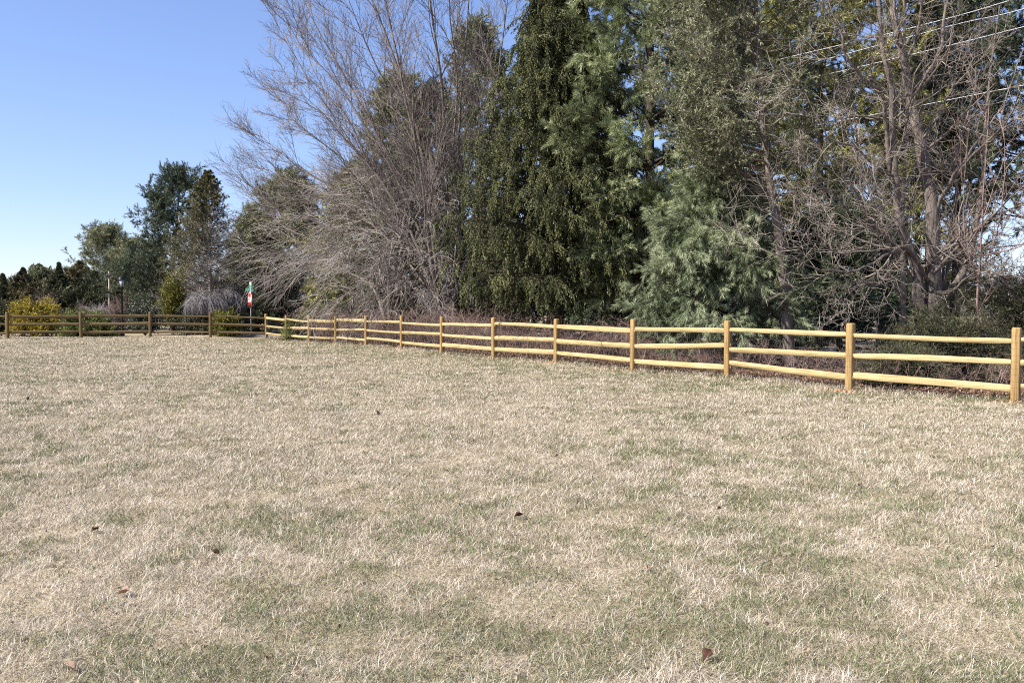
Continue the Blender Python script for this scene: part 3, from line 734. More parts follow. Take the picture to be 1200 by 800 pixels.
# leaning cedar
rs = np.random.RandomState(35)
ctop = [at(*q) for q in ((920, 350, 22.0), (912, 270, 21.8), (903, 220, 21.7), (895, 150, 21.6), (890, 60, 21.4), (880, -60, 21.3), (872, -150, 21.2))]
conifer('cedar_tree', 'leaning cedar with bare reddish lower trunk and fine grey green sprays above', on_ground(928, 22.2), 11, 2.75,
        lambda t: .28 if t < .3 else (.62 + .55 * min(1, (t - .3) / .2)) * (1 - max(0, t - .6) / .45) ** .6, 135, lin(-12, 50), lin(14, 22),
        mk(15, t=(.25, 1), ang=(30, 70), L=(.35, .85), n=6, trop=(0, 0, .03), jit=.16, rk=.45, rmin=.006, rmax=.014, fall=.3, absL=True),
        mk(6, t=(.15, 1), ang=(25, 65), L=(.12, .32), n=4, trop=(0, 0, .02), jit=.2, rk=.6, rmin=.004, rmax=.006, fall=.1, absL=True),
        dict(per=15, L=(.05, .10), W=.022, ang=(10, 60), t=(.15, 1)), mat='cedar', bark='brownbark', rs=rs, zmin=.36, top=ctop, r0=.15, rend=.03,
        azbias=(rad(165), .62, .6), bjit=.12, zmax=.99)
# dead lower limbs of the cedar belong to its own mesh of snags
rs = np.random.RandomState(36)
bare_tree('dead_tree', 'thin dead snag with bare horizontal twigs between the cedar trunk and the low pine', on_ground(906, 23), [
    limb([(904, 405, 23), (906, 330, 23), (898, 250, 22.8), (880, 180, 22.6)], .045, .012),
    limb([(906, 330, 23), (880, 312, 22.5), (850, 318, 22)], .02, .006),
    limb([(902, 270, 22.8), (870, 240, 22.3), (835, 228, 22)], .02, .006)], rs, M['darkbark'], M['twig'], [
    mk(12, t=(.1, 1), ang=(50, 90), L=(.2, .5), n=6, trop=(0, 0, -.03), jit=.12, rk=.5, rmin=.006, rmax=.014, fall=.3),
    mk(5, t=(.2, 1), ang=(35, 75), L=(.3, .6), n=4, trop=(0, 0, -.02), jit=.14, rk=.5, rmin=.004, fall=.3)])

# pines farther back on the right
fartuft = dict(per=34, t=(.1, 1), L=(.14, .24), W=.032, ang=(15, 60), droop=.08)
farsub = mk(8, t=(.25, 1), ang=(25, 65), L=(.7, 1.5), n=5, trop=(0, 0, .02), jit=.12, rk=.45, rmin=.01, rmax=.02, fall=.35, absL=True)
farss = mk(5, t=(.2, 1), ang=(20, 60), L=(.25, .5), n=3, trop=(0, 0, .03), jit=.1, rk=.6, rmin=.007, rmax=.01, fall=0, absL=True)
BP = [
    (962, 38, 19, 5.2, 'olive', 'sunlit olive pine behind the cedar trunk, left of the overhead cables', .10, 120),
    (1035, 44, 20, 5.4, 'olive', 'olive pine far behind the slim bare trunk with sky showing through', .24, 100),
    (1118, 42, 19, 4.2, 'darkpine', 'tall dark pine behind the thick forking bare tree with broken gaps', .36, 78),
    (1205, 38, 19, 5.0, 'darkpine', 'dark pine rising behind the overhead cables at the right edge', .26, 100),
    (1078, 50, 15, 5.0, 'olive', 'rounded olive pine far behind the forking bare tree', .10, 100),
    (895, 46, 19, 4.8, 'pine', 'green pine standing directly behind the grey green cedar', .12, 110),
]
for i, (px, D, H, R_, mt, lb, zm, nb) in enumerate(BP):
    rs = np.random.RandomState(40 + i)
    pine('pine_tree', lb, on_ground(px, D), H, R_, lambda t: (.75 if t < .25 else 1.0) * (1 - t) ** .5 + .06, nb, lin(-4, 36), lin(6, 10), mt, rs, tier=15,
         zmin=zm, r0=.26, bjit=.08, sub=farsub, subsub=farss, tuft=fartuft, group='pines standing behind the bare trees')
# low dark evergreen in shade between cedar trunk and forking tree
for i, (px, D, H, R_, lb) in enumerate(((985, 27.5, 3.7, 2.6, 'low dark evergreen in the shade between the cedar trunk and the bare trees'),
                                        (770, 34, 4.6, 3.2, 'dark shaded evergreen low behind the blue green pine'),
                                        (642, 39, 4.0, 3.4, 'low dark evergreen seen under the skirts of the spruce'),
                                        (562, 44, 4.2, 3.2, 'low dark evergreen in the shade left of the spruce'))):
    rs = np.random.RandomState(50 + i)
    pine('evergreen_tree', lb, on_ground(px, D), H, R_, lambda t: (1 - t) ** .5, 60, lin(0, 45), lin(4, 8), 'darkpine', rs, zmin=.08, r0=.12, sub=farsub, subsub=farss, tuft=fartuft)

# evergreens behind the bare trees in the middle
for i, (px, D, H, R_, mt, lb, zm, nb) in enumerate((
        (340, 54, 8.6, 4.6, 'palefir', 'pale green evergreen behind the low bare tree, rising beside the road sign', .03, 100),
        (300, 55, 6.4, 3.0, 'palefir', 'small pale green evergreen just behind the road sign', .03, 70),
        (420, 50, 8.5, 4.2, 'olive', 'olive evergreen hidden behind the drooping grey twigs', .03, 80),
        (468, 46, 12.5, 4.0, 'palefir', 'tall grey green pine seen through the stems of the big bare tree', .06, 90),
        (560, 44, 14.5, 3.6, 'palefir', 'tall grey green pine between the big bare tree and the spruce', .06, 90),
        (505, 48, 12.5, 4.0, 'darkpine', 'dark pine deep behind the fanning bare stems', .04, 80))):
    rs = np.random.RandomState(60 + i)
    pine('evergreen_tree', lb, on_ground(px, D), H, R_, lambda t: (1 - t) ** .62 + .04, nb, lin(0, 50), lin(6, 10), mt, rs, zmin=zm, r0=.2, sub=farsub, subsub=farss, tuft=fartuft,
         group='evergreens behind the bare trees in the middle')

# ------------------------------------------------------------------ far left: hedge trees, blue pine, half-bare conifer
hs = mk(9, t=(.15, 1), ang=(25, 60), L=(.25, .5), n=4, trop=(0, 0, .10), jit=.12, rk=.45, rmin=.01, rmax=.02, fall=.5)
hss = mk(5, t=(.2, 1), ang=(20, 60), L=(.35, .7), n=3, trop=(0, 0, .06), jit=.12, rk=.6, rmin=.007, fall=0)
hn = dict(per=14, L=(.08, .17), W=.05, ang=(10, 50))
for i, (px, D, ytop, R_, mt, lb, pw) in enumerate((
        (4, 60, 321, 1.5, 'darkfir', 'dark pointed evergreen at the very left edge of the hedge', .8),
        (-22, 60, 318, 1.8, 'darkfir', 'dark evergreen cut by the left edge of the view', .8),
        (28, 61, 314, 2.3, 'brownfir', 'bronze tinged hedge evergreen with a pointed top above the golden bush', .7),
        (47, 63, 310, 2.9, 'palefir', 'round topped bronze green hedge tree behind the golden bush', .45),
        (70, 60, 308, 1.5, 'darkfir', 'narrow dark spire evergreen right of the golden bush', .8),
        (94, 62, 306, 3.1, 'brownfir', 'broad dark bronze evergreen above the spreading juniper', .65),
        (112, 60, 318, 2.2, 'darkfir', 'blackish broad evergreen below the pale treetop by the utility pole', .5))):
    rs = np.random.RandomState(70 + i)
    H = at(px, ytop, D)[2] - on_ground(px, D)[2]
    conifer('hedge_tree', lb, on_ground(px, D), H, R_, lambda t, pw=pw: 1.65 * (1 - t) ** (pw + .65) * (1 if t > .15 else .85) + .01, 110, lin(10, 40), lin(14, 6), hs, hss, hn, mt, rs=rs, zmin=.03, r0=.12,
            group='evergreens of the tall hedge at the far left')
rs = np.random.RandomState(80)
pine('evergreen_tree', 'tall pale green tree with a loose top above the dark hedge', on_ground(124, 74), at(123, 284, 74)[2], 4.2, lambda t: (1 - t) ** .45 + .05, 80, lin(5, 60), lin(10, 10),
     'palefir', rs, zmin=.1, r0=.2, sub=farsub, subsub=farss, tuft=dict(per=22, t=(.2, 1), L=(.14, .24), W=.03, ang=(15, 60), droop=.05))
rs = np.random.RandomState(81)
pine('pine_tree', 'big blue green pine with ragged leaning outline at the left end of the trees', on_ground(203, 58), at(211, 212, 58)[2], 4.9,
     lambda t: (1 - t) ** .65 + .07, 84, lin(8, 55), lin(14, 6), 'darkpine', rs, zmin=.04, r0=.24, azbias=(rad(180), .3, .7), bjit=.1, sub=farsub, subsub=farss,
     tuft=dict(per=26, t=(.2, 1), L=(.14, .24), W=.026, ang=(15, 60), droop=.0), tier=14, var=(.45, 1.15),
     top=at(211, 212, 58))
rs = np.random.RandomState(82)
pine('pine_tree', 'smaller blue green pine between the lamp post and the big ragged pine', on_ground(160, 62), at(150, 300, 62)[2], 3.4,
     lambda t: (1 - t) ** .5 + .07, 66, lin(5, 50), lin(14, 6), 'palefir', rs, zmin=.04, r0=.16, sub=farsub, subsub=farss, tuft=dict(per=22, t=(.2, 1), L=(.14, .24), W=.028, ang=(15, 60), droop=.0))

# half-bare conifer: olive sprays on its sunny left, bare twigs on the right
rs = np.random.RandomState(83)
bhc = on_ground(246, 50); Hh = at(249, 199, 50)[2] - bhc[2]
root, G, P, P2, tips = conifer('thin_conifer', 'half bare conical tree, olive needles on its left, bare grey twigs on its right', bhc, Hh, 3.9,
        lambda t: (1 - t) ** .88 * (1 if t > .25 else .85) + .02, 260, lin(4, 26), lin(8, 8),
        mk(11, t=(.15, 1), ang=(30, 60), L=(.18, .34), n=5, trop=(0, 0, .02), jit=.12, rk=.45, rmin=.009, rmax=.014, fall=.5),
        mk(6, t=(.15, 1), ang=(25, 60), L=(.35, .7), n=3, trop=(0, 0, .02), jit=.12, rk=.6, rmin=.006, fall=.1), rs=rs, zmin=.12, r0=.14, hold=1)
C = Geo()
for X in tips:
    c = X.mean(1); rel = (c[:, 0] - bhc[0]) / 2.6; hz = (c[:, 2] - bhc[2]) / Hh
    pr = np.clip(.3 - rel * 1.3 + (hz - .5) * 1.0, .03, .97) * sstep(.28, .45, hz)
    k = rs.uniform(0, 1, len(X)) < pr
    if k.any(): C.add(*needles(rs, X[k], per=10, L=(.06, .12), W=.026, ang=(10, 60)))
G.link('trunk', M['twig'], root, smooth=True); C.link('crown', M['thin'], root)

# ------------------------------------------------------------------ shrubs
def shrub(name, label, base, w_, h_, rs, mat, stem='darkbark', ns=60, sub=10, per=14, L=(.05, .1), W=.03, el=(10, 90), trop=(0, 0, 0), group=None, dep=None,
          subL=(.25, .5), ang=(15, 60), ss=None, droop=0, leaf=None, lift=0., bare=False, cat='shrub', stemr=.012, angsub=(20, 60)):
    root = empty(name, label, cat, base, group)
    base = np.asarray(base, float); dep = dep or w_
    az = rs.uniform(0, 2 * pi, ns); se = rs.uniform(math.sin(rad(el[0])), math.sin(rad(el[1])), ns); ce = np.sqrt(1 - se ** 2)
    D = np.stack([np.cos(az) * ce * w_ / 2, np.sin(az) * ce * dep / 2, se * h_], 1) * rs.uniform(.72, 1.0, (ns, 1))
    D *= (.82 + .36 * vnoise(az * 1.3 + 7, se * 3, int(rs.randint(99))))[:, None]
    n = 6; t = np.linspace(0, 1, n)[None, :, None]
    b = base + np.array([0, 0, lift])
    P = b + D[:, None] * t + np.cumsum(rs.normal(0, .02 * h_, (ns, n, 3)), 1) * .5 * t
    P[..., 2] += (np.sin(t[..., 0] * pi) * .06 * h_)
    P = P + np.asarray(trop, float) * (t ** 2)
    R = stemr * np.linspace(1, .3, n)[None] * np.ones((ns, 1))
    G = Geo(); G.add(*tubes(P, R, 4), .5)
    P2, R2 = grow(rs, P, R, sub, t=(.25, 1), ang=angsub, L=subL, n=5, trop=np.asarray(trop, float) * .2, jit=.12, rk=.6, rmin=.004, fall=.2)
    P2[..., 2] = np.maximum(P2[..., 2], gh(P2[..., 0], P2[..., 1]) + .03)
    tips = [P2]; T = Geo(); (T if bare else G).add(*tubes(P2, R2, 3), np.repeat(rs.uniform(0, 1, len(P2)), 15))
    if ss:
        P3, R3 = grow(rs, P2, R2, **ss); P3[..., 2] = np.maximum(P3[..., 2], gh(P3[..., 0], P3[..., 1]) + .03)
        (T if bare else G).add(*tubes(P3, R3, 3), np.repeat(rs.uniform(0, 1, len(P3)), P3.shape[1] * 3)); tips.append(P3)
    G.link('stem', M[stem], root)
    if bare: T.link('twigs', M[mat], root)
    else:
        C = Geo()
        for X in tips:
            if leaf:
                q = X[:, 1:].reshape(-1, 3); q = q[rs.randint(0, len(q), len(X) * per)] + rs.normal(0, .03, (len(X) * per, 3))
                C.add(*leafquads(rs, q, leaf, .8))
            else: C.add(*needles(rs, X, per, L=L, W=W, ang=ang, droop=droop))
        C.link('foliage', M[mat], root)
    return root

R = np.random.RandomState
ssf = mk(4, t=(.2, 1), ang=(25, 60), L=(.12, .28), n=3, trop=(0, 0, .0), jit=.1, rk=.6, rmin=.004, fall=0, absL=True)
shrub('golden_bush', 'golden yellow feathery bush behind the far left fence', on_ground(40, 45), 2.7, 1.8, R(1), 'golden', ns=260, sub=9, ss=ssf, per=8, L=(.05, .10), W=.028, droop=.2, subL=(.12, .28))
shrub('spreading_juniper', 'low spreading green juniper right of the golden bush', on_ground(102, 44.6), 2.8, 1.25, R(2), 'juniper', ns=90, sub=10, ss=ssf, per=8, L=(.06, .12), W=.032, el=(4, 80), dep=2.0)
shrub('clipped_shrub', 'dark rounded shrub with a grey top at the far left edge', on_ground(1, 45.5), 1.25, 1.62, R(3), 'yew', ns=100, sub=10, ss=ssf, per=7, L=(.05, .09), W=.03)
shrub('holly_shrub', 'grey green upright shrub right of the lamp post behind the fence', on_ground(170, 46), 1.9, 2.0, R(4), 'greyleaf', ns=70, sub=9, per=12, leaf=.09)
shrub('columnar_evergreen', 'narrow column of yellowish evergreen left of the grey weeping mound', on_ground(203, 48), .9, 3.2, R(5), 'lime', ns=80, sub=10, ss=ssf, per=6, L=(.06, .12), W=.03, el=(20, 90), dep=.9)
shrub('yellow_shrub', 'small yellow tipped shrub behind the fence under the weeping mound', on_ground(264, 45.5), 1.5, 1.35, R(6), 'lime', ns=70, sub=9, ss=ssf, per=7, L=(.06, .12), W=.03)
# weeping mound: stems rise, then a mop of drooping silver twigs over a dark core
def weeping(name, label, base, w_, h_, rs, mat, n=26, per=26, drop=.55):
    root = empty(name, label, 'tree', base)
    base = np.asarray(base, float)
    G = Geo(); G.add(*tubes(path([base - [0, 0, .1], base + [.03, 0, h_ * .45], base + [0, 0, h_ * .8]], 8)[None], np.linspace(.09, .05, 8)[None], 8))
    az = np.arange(n) * 2.4 + rs.normal(0, .3, n); r = w_ / 2 * np.sqrt(rs.uniform(.1, 1, n))
    e = np.stack([np.cos(az) * r, np.sin(az) * r * .7, np.zeros(n)], 1)
    P = np.stack([path([base + [0, 0, h_ * .7], base + e[i] * .5 + [0, 0, h_ * rs.uniform(.92, 1.02)], base + e[i] + [0, 0, h_ * rs.uniform(.72, .86)]], 9) for i in range(n)])
    Rr = np.linspace(.03, .008, 9)[None] * np.ones((n, 1)); G.add(*tubes(P, Rr, 4))
    P2, R2 = grow(rs, P, Rr, per, t=(.2, 1), ang=(20, 80), L=(drop * .6, drop * 1.3), n=7, trop=(0, 0, -.34), jit=.06, rk=.5, rmin=.007, rmax=.009, absL=True, fall=.1)
    P3, R3 = grow(rs, P2, R2, 3, t=(.1, .8), ang=(10, 40), L=(drop * .5, drop), n=5, trop=(0, 0, -.34), jit=.06, rk=.8, rmin=.006, absL=True, fall=.1)
    T = Geo()
    for X, Y in ((P2, R2), (P3, R3)):
        X[..., 2] = np.maximum(X[..., 2], .1); T.add(*tubes(X, Y, 3), np.repeat(rs.uniform(0, 1, len(X)), X.shape[1] * 3))
    G.link('trunk', M['darkbark'], root); T.link('crown', M[mat], root)
weeping('weeping_tree', 'silver grey weeping mound of drooping bare twigs, left of the road sign', on_ground(238, 46.5), 2.2, 1.95, R(7), 'palewig', n=30, per=28, drop=.6)
weeping('weeping_tree', 'second part of the silver weeping growth, taller and nearer the road sign', on_ground(266, 48.5), 1.7, 2.25, R(8), 'palewig', n=22, per=28, drop=.6)
shrub('dark_evergreen_shrub', 'blackish dense evergreen shrub under the silver weeping mound', on_ground(240, 47.8), 3.6, 1.55, R(9), 'darkfir', ns=110, sub=10, ss=ssf, per=7, L=(.06, .11), W=.035)
shrub('tall_evergreen_shrub', 'tall dark clipped evergreen behind the weeping mound, left of the road sign', on_ground(262, 52), 3.0, 3.2, R(10), 'darkfir', ns=120, sub=10, ss=ssf, per=8, L=(.07, .13), W=.04)
rtw = mk(6, t=(.1, 1), ang=(15, 50), L=(.15, .4), n=4, trop=(0, 0, .02), jit=.12, rk=.7, rmin=.006, fall=0, absL=True)
shrub('round_twig_shrub', 'round reddish bare twig bush between the juniper and the lamp post', on_ground(133, 51), 1.25, 1.85, R(11), 'redtwig', 'redtwig', ns=60, sub=10, ss=rtw, bare=True, el=(5, 90))
shrub('round_twig_shrub', 'pale pinkish dome of bare twigs left of the reddish twig bush', on_ground(116, 50), 1.35, 1.62, R(12), 'mound', 'redtwig', ns=70, sub=10, ss=rtw, bare=True, el=(5, 90))
shrub('round_twig_shrub', 'reddish twig bush peeping over the right shoulder of the golden bush', on_ground(57, 50), 1.5, 2.0, R(13), 'redtwig', 'redtwig', ns=60, sub=9, ss=rtw, bare=True, el=(5, 90))
shrub('round_twig_shrub', 'small reddish twig bush behind the spreading juniper', on_ground(97, 52), 1.3, 1.45, R(14), 'redtwig', 'redtwig', ns=50, sub=9, ss=rtw, bare=True, el=(5, 90))

# shrubs along the right-hand fence
ssy = mk(5, t=(.15, 1), ang=(25, 60), L=(.08, .2), n=3, trop=(0, 0, .03), jit=.12, rk=.6, rmin=.003, fall=0, absL=True)
yewn = dict(per=10, L=(.03, .06), W=.010)
shrub('evergreen_shrub', 'wide dull green evergreen shrub behind the fence at the right', on_ground(1112, 17.7), 3.0, 1.62, R(15), 'yew', ns=110, sub=12, ss=ssy, el=(8, 90), dep=1.5, **yewn)
shrub('evergreen_shrub', 'taller dull green evergreen shrub rising at the right edge', on_ground(1205, 19.8), 3.0, 2.75, R(16), 'yew', ns=120, sub=12, ss=ssy, el=(15, 90), **yewn)
shrub('evergreen_shrub', 'sprawling low green shrub touching the lowest rail near the right', on_ground(1060, 16.9), 1.7, .75, R(17), 'yew', ns=70, sub=12, ss=ssy, el=(8, 90), dep=1.1, **yewn)
shrub('young_evergreen', 'small bright green evergreen seedling under the low bare tree', on_ground(352, 42.5), 1.7, 1.15, R(18), 'juniper', ns=50, sub=9, ss=ssf, per=6, L=(.06, .11), W=.03)
shrub('young_evergreen', 'bright green patch of evergreen behind the corner posts', on_ground(375, 43), 1.6, 1.7, R(19), 'juniper', ns=50, sub=9, ss=ssf, per=6, L=(.06, .11), W=.03)

# brambles: arching stems all along the fence
def brambles():
    rs = np.random.RandomState(90); n = 2100
    s = rs.uniform(0, 1, n) ** .85 * (len(FENCE) - 2) + .2; i = s.astype(int); f = (s - i)[:, None]
    p = FENCE[i] * (1 - f) + FENCE[i + 1] * f
    off = rs.uniform(.35, 3.2, n); p = p + FN * off[:, None]
    px = 600 + p[:, 0] / p[:, 1] * F_PX
    dens = np.where(px < 600, 1.0, np.where(px < 760, .75, .38)); k = rs.uniform(0, 1, n) < dens; p = p[k]; n = len(p); px = px[k]
    hgt = np.where(px < 600, 1.55, np.where(px < 760, 1.15, .65)) * rs.uniform(.45, 1.2, n)
    az = rs.uniform(0, 2 * pi, n); r = hgt * rs.uniform(.3, .9, n)
    b = np.column_stack([p, gh(p[:, 0], p[:, 1]) - .03])
    m = b + np.stack([np.cos(az) * r * .4, np.sin(az) * r * .4, hgt], 1); e = b + np.stack([np.cos(az) * r, np.sin(az) * r, hgt * rs.uniform(.3, 1, n)], 1)
    t = np.linspace(0, 1, 8)[None, :, None]
    P = b[:, None] * (1 - t) ** 2 + 2 * m[:, None] * t * (1 - t) + e[:, None] * t ** 2 + rs.normal(0, .012, (n, 8, 3))
    Rr = np.linspace(.007, .003, 8)[None] * np.ones((n, 1))
    G = Geo(); G.add(*tubes(P, Rr, 3), np.repeat(rs.uniform(0, 1, n), 24))
    P2, R2 = grow(rs, P, Rr, 7, t=(.15, 1), ang=(25, 75), L=(.12, .5), n=5, trop=(0, 0, .03), jit=.13, rk=.6, rmin=.003, absL=True)
    P2[..., 2] = np.maximum(P2[..., 2], .02); G.add(*tubes(P2, R2, 3), np.repeat(rs.uniform(0, 1, len(P2)), 15))
    P3, R3 = grow(rs, P2, R2, 3, t=(.15, 1), ang=(25, 75), L=(.06, .25), n=3, jit=.13, rk=.8, rmin=.0026, absL=True)
    P3[..., 2] = np.maximum(P3[..., 2], .02); G.add(*tubes(P3, R3, 3), np.repeat(rs.uniform(0, 1, len(P3)), 9))
    tag(G.link('undergrowth', M['redtwig']), 'tangle of reddish brown bare bramble stems behind the right hand fence', 'undergrowth', kind='stuff')
brambles()

def litter():
    rs = np.random.RandomState(91); n = 52000
    s = rs.uniform(0, len(FENCE) - 1.001, n); i = s.astype(int); f = (s - i)[:, None]
    p = FENCE[i] * (1 - f) + FENCE[i + 1] * f
    off = rs.gamma(2.0, 1.3, n) - .25 + .35 * (vnoise(s * 6, s * 0, 4) - .5); p = p + FN * off[:, None]
    k = rs.uniform(0, 1, n) < np.clip((fbm(p[:, 0] * .9, p[:, 1] * .9, 33, 3) - .36) * 5, .06, 1); p = p[k]; n = len(p)
    z = gh(p[:, 0], p[:, 1]) + rs.uniform(.005, .045, n)
    V, F, v = leafquads(rs, np.column_stack([p, z]), .055, .45)
    o = link_mesh('leaf_litter', V, F, M['litter'], val=v)
    tag(o, 'reddish brown fallen leaves and needles covering the ground under the trees', 'leaf litter', kind='stuff')
litter()

# ------------------------------------------------------------------ lamp post, road sign, utility pole, cables, picket fence, log
def box(c, s):
    c = np.array(c); s = np.array(s) / 2
    V = c + np.array([[x, y, z] for z in (-1, 1) for x, y in ((-1, -1), (1, -1), (1, 1), (-1, 1))]) * s
    return V, np.array([[3, 2, 1, 0], [4, 5, 6, 7], [0, 1, 5, 4], [1, 2, 6, 5], [2, 3, 7, 6], [3, 0, 4, 7]])

def lathe(c, prof, k=12, ang=0):
    c = np.array(c); a = np.arange(k) / k * 2 * pi + ang
    V = np.concatenate([c + np.column_stack([np.cos(a) * r, np.sin(a) * r, np.full(k, z)]) for r, z in prof])
    F = [[j * k + q, j * k + (q + 1) % k, (j + 1) * k + (q + 1) % k, (j + 1) * k + q] for j in range(len(prof) - 1) for q in range(k)]
    return V, np.array(F)

b = on_ground(143, 44.5)
lp = empty('lamp_post', 'black lamp post with a square lantern behind the far left fence', 'lamp post', b)
G = Geo(); G.add(*lathe(b, [(.0, 0), (.11, 0), (.10, .25), (.06, .32), (.05, .5), (.045, 2.35), (.07, 2.37), (.07, 2.41), (.04, 2.43), (.0, 2.43)], 14)); G.link('post', M['blackmetal'], lp, smooth=False)
G = Geo(); G.add(*lathe(b, [(.0, 2.431), (.10, 2.431), (.165, 2.74), (.0, 2.74)], 4, pi / 4)); lg = G.link('lamp_glass', M['lampglass'], lp)
G = Geo()
for q in range(4):
    a = q * pi / 2 + pi / 4
    Pq = np.array([[[b[0] + math.cos(a) * r, b[1] + math.sin(a) * r, b[2] + z] for r, z in ((.104, 2.43), (.17, 2.745))]]); G.add(*tubes(Pq, np.full((1, 2), .011), 4))
G.add(*lathe(b, [(.0, 2.742), (.20, 2.742), (.205, 2.77), (.10, 2.90), (.03, 2.94), (.02, 3.0), (0, 3.02)], 4, pi / 4)); G.link('lantern_frame', M['blackmetal'], lp)

b = on_ground(294, 45.6); sgn = empty('road_sign', 'red stop sign seen nearly edge on with green street name blades above', 'road sign', b)
G = Geo(); G.add(*box(b + [0, 0, 1.29], (.05, .05, 2.65))); G.link('post', M['steel'], sgn)
ux = np.array([.5, -.866, 0]); nx = np.array([-.866, -.5, 0])      # the sign faces mostly left, a sliver of it towards the lawn
uz = np.array([0, 0, 1.0]); sc_ = b + np.array([0, 0, 1.86]) + nx * .045
def plate(c, pts, th):
    pts = np.asarray(pts, float); k = len(pts)
    f = c + pts[:, :1] * ux + pts[:, 1:] * uz
    V = np.vstack([f + nx * th / 2, f - nx * th / 2]); Q = [[i, (i + 1) % k, (i + 1) % k + k, i + k] for i in range(k)]
    cc = np.vstack([V, c + nx * th / 2, c - nx * th / 2]); T = [[(i + 1) % k, i, 2 * k] for i in range(k)] + [[i + k, (i + 1) % k + k, 2 * k + 1] for i in range(k)]
    return cc, np.array(Q), np.array(T)
oc = lambda r: [(r * math.cos(rad(22.5 + 45 * i)), r * math.sin(rad(22.5 + 45 * i))) for i in range(8)]
V, Q, T = plate(sc_, oc(.42), .006); pb = link_mesh('sign_border', V, [T, Q], M['signwhite'], sgn)
V, Q, T = plate(sc_ + nx * .006, oc(.395), .004); link_mesh('sign_face', V, [T, Q], M['signred'], sgn)
def text(body, size, c, mat, root, name):
    cu = bpy.data.curves.new(name, 'FONT'); cu.body = body; cu.size = size; cu.align_x = 'CENTER'; cu.align_y = 'CENTER'; cu.extrude = .002
    cu.offset = size * .02
    tmp = bpy.data.objects.new(name, cu); COL.objects.link(tmp); dg = bpy.context.evaluated_depsgraph_get()
    me = bpy.data.meshes.new_from_object(tmp.evaluated_get(dg)); bpy.data.objects.remove(tmp)
    n = len(me.vertices); co = np.zeros(n * 3); me.vertices.foreach_get('co', co); co = co.reshape(-1, 3)
    W_ = c + co[:, :1] * ux * 1.0 + co[:, 1:2] * uz * 1.25 + co[:, 2:] * nx
    me.vertices.foreach_set('co', (W_ - np.array(root.location)).astype(np.float32).ravel()); me.update()
    o = bpy.data.objects.new(name, me); COL.objects.link(o); o.parent = root; me.materials.clear(); me.materials.append(mat)
    return o
text('STOP', .30, sc_ + nx * .0115, M['signwhite'], sgn, 'lettering')
G = Geo(); V, Q, T = plate(b + np.array([0, 0, 2.50]), [(-.38, -.085), (.38, -.085), (.38, .085), (-.38, .085)], .012); G.add(V, Q); G.add(V, T)
G.link('street_blade', M['signgreen'], sgn)
ux, nx = np.array([.866, -.5, 0]), np.array([-.5, -.866, 0])
G = Geo(); V, Q, T = plate(b + np.array([0, 0, 2.38]), [(-.36, -.075), (.36, -.075), (.36, .075), (-.36, .075)], .012); G.add(V, Q); G.add(V, T); G.link('street_blade', M['signgreen'], sgn)
G = Geo(); V, Q, T = plate(b + np.array([0, 0, 2.68]), [(.11 * math.cos(a), .11 * math.sin(a)) for a in np.arange(12) / 12 * 2 * pi], .014); G.add(V, Q); G.add(V, T); G.link('round_emblem', M['signgreen'], sgn)
G = Geo(); V, Q, T = plate(b + np.array([0, 0, 2.68]) + nx * .012, [(.07 * math.cos(a), .07 * math.sin(a)) for a in np.arange(12) / 12 * 2 * pi], .006); G.add(V, Q); G.add(V, T); G.link('emblem_center', M['signwhite'], sgn)

b = on_ground(128.3, 57); pt = at(128.3, 318, 57)[2]
pl = empty('utility_pole', 'grey wooden utility pole with one crossarm far behind the lamp post', 'utility pole', b)
G = Geo(); G.add(*lathe(b, [(.065, 0), (.05, pt - b[2]), (0, pt - b[2])], 10)); G.link('pole', M['pole'], pl)
G = Geo(); G.add(*box([b[0], b[1] - .1, pt - .22], (.72, .07, .08))); G.link('crossarm', M['pole'], pl)
b = on_ground(218, 44.6); st_ = empty('garden_stake', 'thin dark stake standing behind the far left fence', 'stake', b)
G = Geo(); G.add(*lathe(b, [(.03, 0), (.026, 1.45), (0, 1.47)], 8)); G.link('stake', M['blackmetal'], st_)

CB = [((560, 178, 52), (800, 100, 38), (1060, 35, 30), (1186, 0, 27.5), (1380, -62, 24)),
      ((640, 172 - 15, 50), (1004, 60, 33), (1120, 29, 30), (1200, 10.5, 28.2), (1380, -45, 25)),
      ((640, 157, 50), (909, 100.5, 36), (1060, 66, 31.5), (1200, 31.5, 28.6), (1380, -16, 25)),
      ((700, 192, 46), (900, 157, 37), (1021, 135, 33), (1200, 100, 29), (1380, 66, 25.5))]
for c, lb in zip(CB, ('topmost of the four pale overhead cables at upper right', 'second pale overhead cable from the top at upper right', 'third pale overhead cable, reaching farthest left to the cedar', 'lowest pale overhead cable crossing the right hand bare tree')):
    p = path([at(*q) for q in c], 60)
    V, F = tubes(p[None], np.full((1, 60), .0115), 6)
    tag(link_mesh('overhead_cable', V, F, M['cable'], smooth=True), lb, 'cable', 'overhead cables at the upper right')

b = on_ground(118, 49); wf = empty('picket_fence', 'short piece of white picket fence seen between the juniper and the twig bush', 'fence', b)
for k in range(6):
    G = Geo(); c = b + [(k - 2.5) * .14, 0, 0]; G.add(*box(c + [0, 0, .42], (.075, .03, .84))); G.link('picket', M['white'], wf)
G = Geo(); G.add(*box(b + [0, .04, .62], (.86, .04, .08))); G.link('cross_rail', M['white'], wf)

b = on_ground(940, 25); p = path([b + [-1.6, .5, .12], b + [0, 0, .13], b + [1.7, -.25, .12]], 12)
rs = R(5); V, F = tubes(p[None], .09 * (1 + rs.normal(0, .08, (1, 12))), 8)
tag(link_mesh('fallen_log', V, F, M['bark'], smooth=True), 'pale fallen log lying on the ground beyond the cedar trunk', 'log')

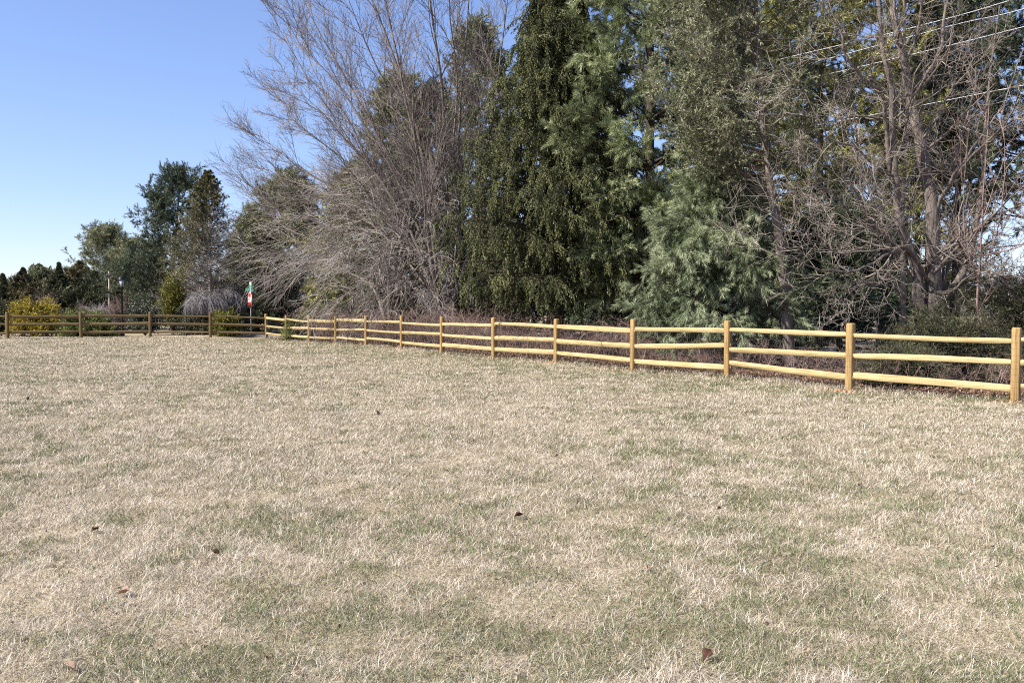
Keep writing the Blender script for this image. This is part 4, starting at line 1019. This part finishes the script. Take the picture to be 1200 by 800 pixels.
# fallen leaves and small droppings of bark on the lawn
LV = [(608, 611, .07, 'leafbrown', 'curled dark red brown leaf alone near the middle of the lawn'), (832, 781, .06, 'leafbrown', 'dark brown leaf lying near the bottom edge of the lawn'),
      (535, 593, .045, 'leaftan', 'pale pinkish leaf beside a dark green grass tuft'), (845, 602, .04, 'leafbrown', 'small brown leaf right of the red brown curled one'),
      (108, 627, .06, 'leafbrown', 'dark brown leaf on the left part of the lawn'), (140, 703, .07, 'leaftan', 'pale dry leaf at the lower left of the lawn'),
      (76, 794, .05, 'leaftan', 'pinkish leaf standing in the bottom left corner'), (250, 655, .05, 'leafbrown', 'dark leaf in the grass right of the left hand brown leaf'),
      (653, 539, .04, 'leafbrown', 'tiny dark leaf up the lawn from the red brown curled one'), (120, 723, .04, 'leaftan', 'small reddish tan leaf below the pale dry leaf'),
      (1010, 574, .05, 'leafbrown', 'small dark leaf on the right half of the lawn'), (30, 470, .09, 'leafbrown', 'dark speck of leaf far up the left lawn'),
      (760, 674, .05, 'leaftan', 'pinkish tan leaf in green grass below the middle'), (443, 486, .08, 'leafbrown', 'dark leaf on the pale stretch of lawn left of the middle')]
for i, (px, py, s, mt, lb) in enumerate(LV):
    rs = R(200 + i)
    s *= .72; D = F_PX * CAM_H / (py - HORIZON); q = at(px, HORIZON, D); q[2] = gz(q[0], q[1]) + .026
    a = rs.uniform(0, 2 * pi); ca, sa_ = math.cos(a), math.sin(a)
    u = np.linspace(-1, 1, 7); V = []; tl = rs.uniform(-.8, .8)
    for j, uu in enumerate(u):
        wd = s * .42 * max(0.03, (1 - uu * uu)) * (1.25 - .2 * (j % 2))
        for k in (-1, 0, 1):
            x_, y_, z_ = uu * s * .62, k * wd, abs(k) * wd * .9 + .3 * s * uu * abs(uu) + rs.normal(0, .06) * s + k * tl * wd
            V.append(q + [ca * x_ - sa_ * y_, sa_ * x_ + ca * y_, z_])
    F = [[j * 3 + k, j * 3 + k + 1, j * 3 + k + 4, j * 3 + k + 3] for j in range(6) for k in (0, 1)]
    o = link_mesh('fallen_leaf', V, F, M[mt]); tag(o, lb, 'leaf', 'fallen leaves on the lawn')
    md = o.modifiers.new('thickness', 'SOLIDIFY'); md.thickness = .002

rs = R(210); n = 700
d = 3 + 40 * rs.uniform(0, 1, n) ** 1.3; x = rs.uniform(-.62, .62, n) * (d + 1)
k = behind(x, d) < -.2; x, d = x[k], d[k]
V, F, v = leafquads(rs, np.column_stack([x, d, gh(x, d) + .03]), .022, .8)
tag(link_mesh('leaf_crumbs', V, F, M['litter'], val=v), 'tiny brown crumbs of dry leaves scattered through the lawn grass', 'leaf crumbs', kind='stuff')

# distant woods beyond the open ground
rs = R(300); n = 26000
x = rs.uniform(-260, 260, n); y = 230 + rs.uniform(0, 30, n)
hh = 6.5 + 4 * fbm(x * .02, x * 0, 7, 3) + 2.2 * vnoise(x * .25, x * 0, 8)
z = rs.uniform(0, 1, n) ** .8 * hh
V, F, v = leafquads(rs, np.column_stack([x, y, z]), 2.2, 1.0)
tag(link_mesh('distant_woods', V, F, M['farwood'], val=v), 'grey line of distant woods beyond the open ground behind the trees', 'woods', kind='stuff')
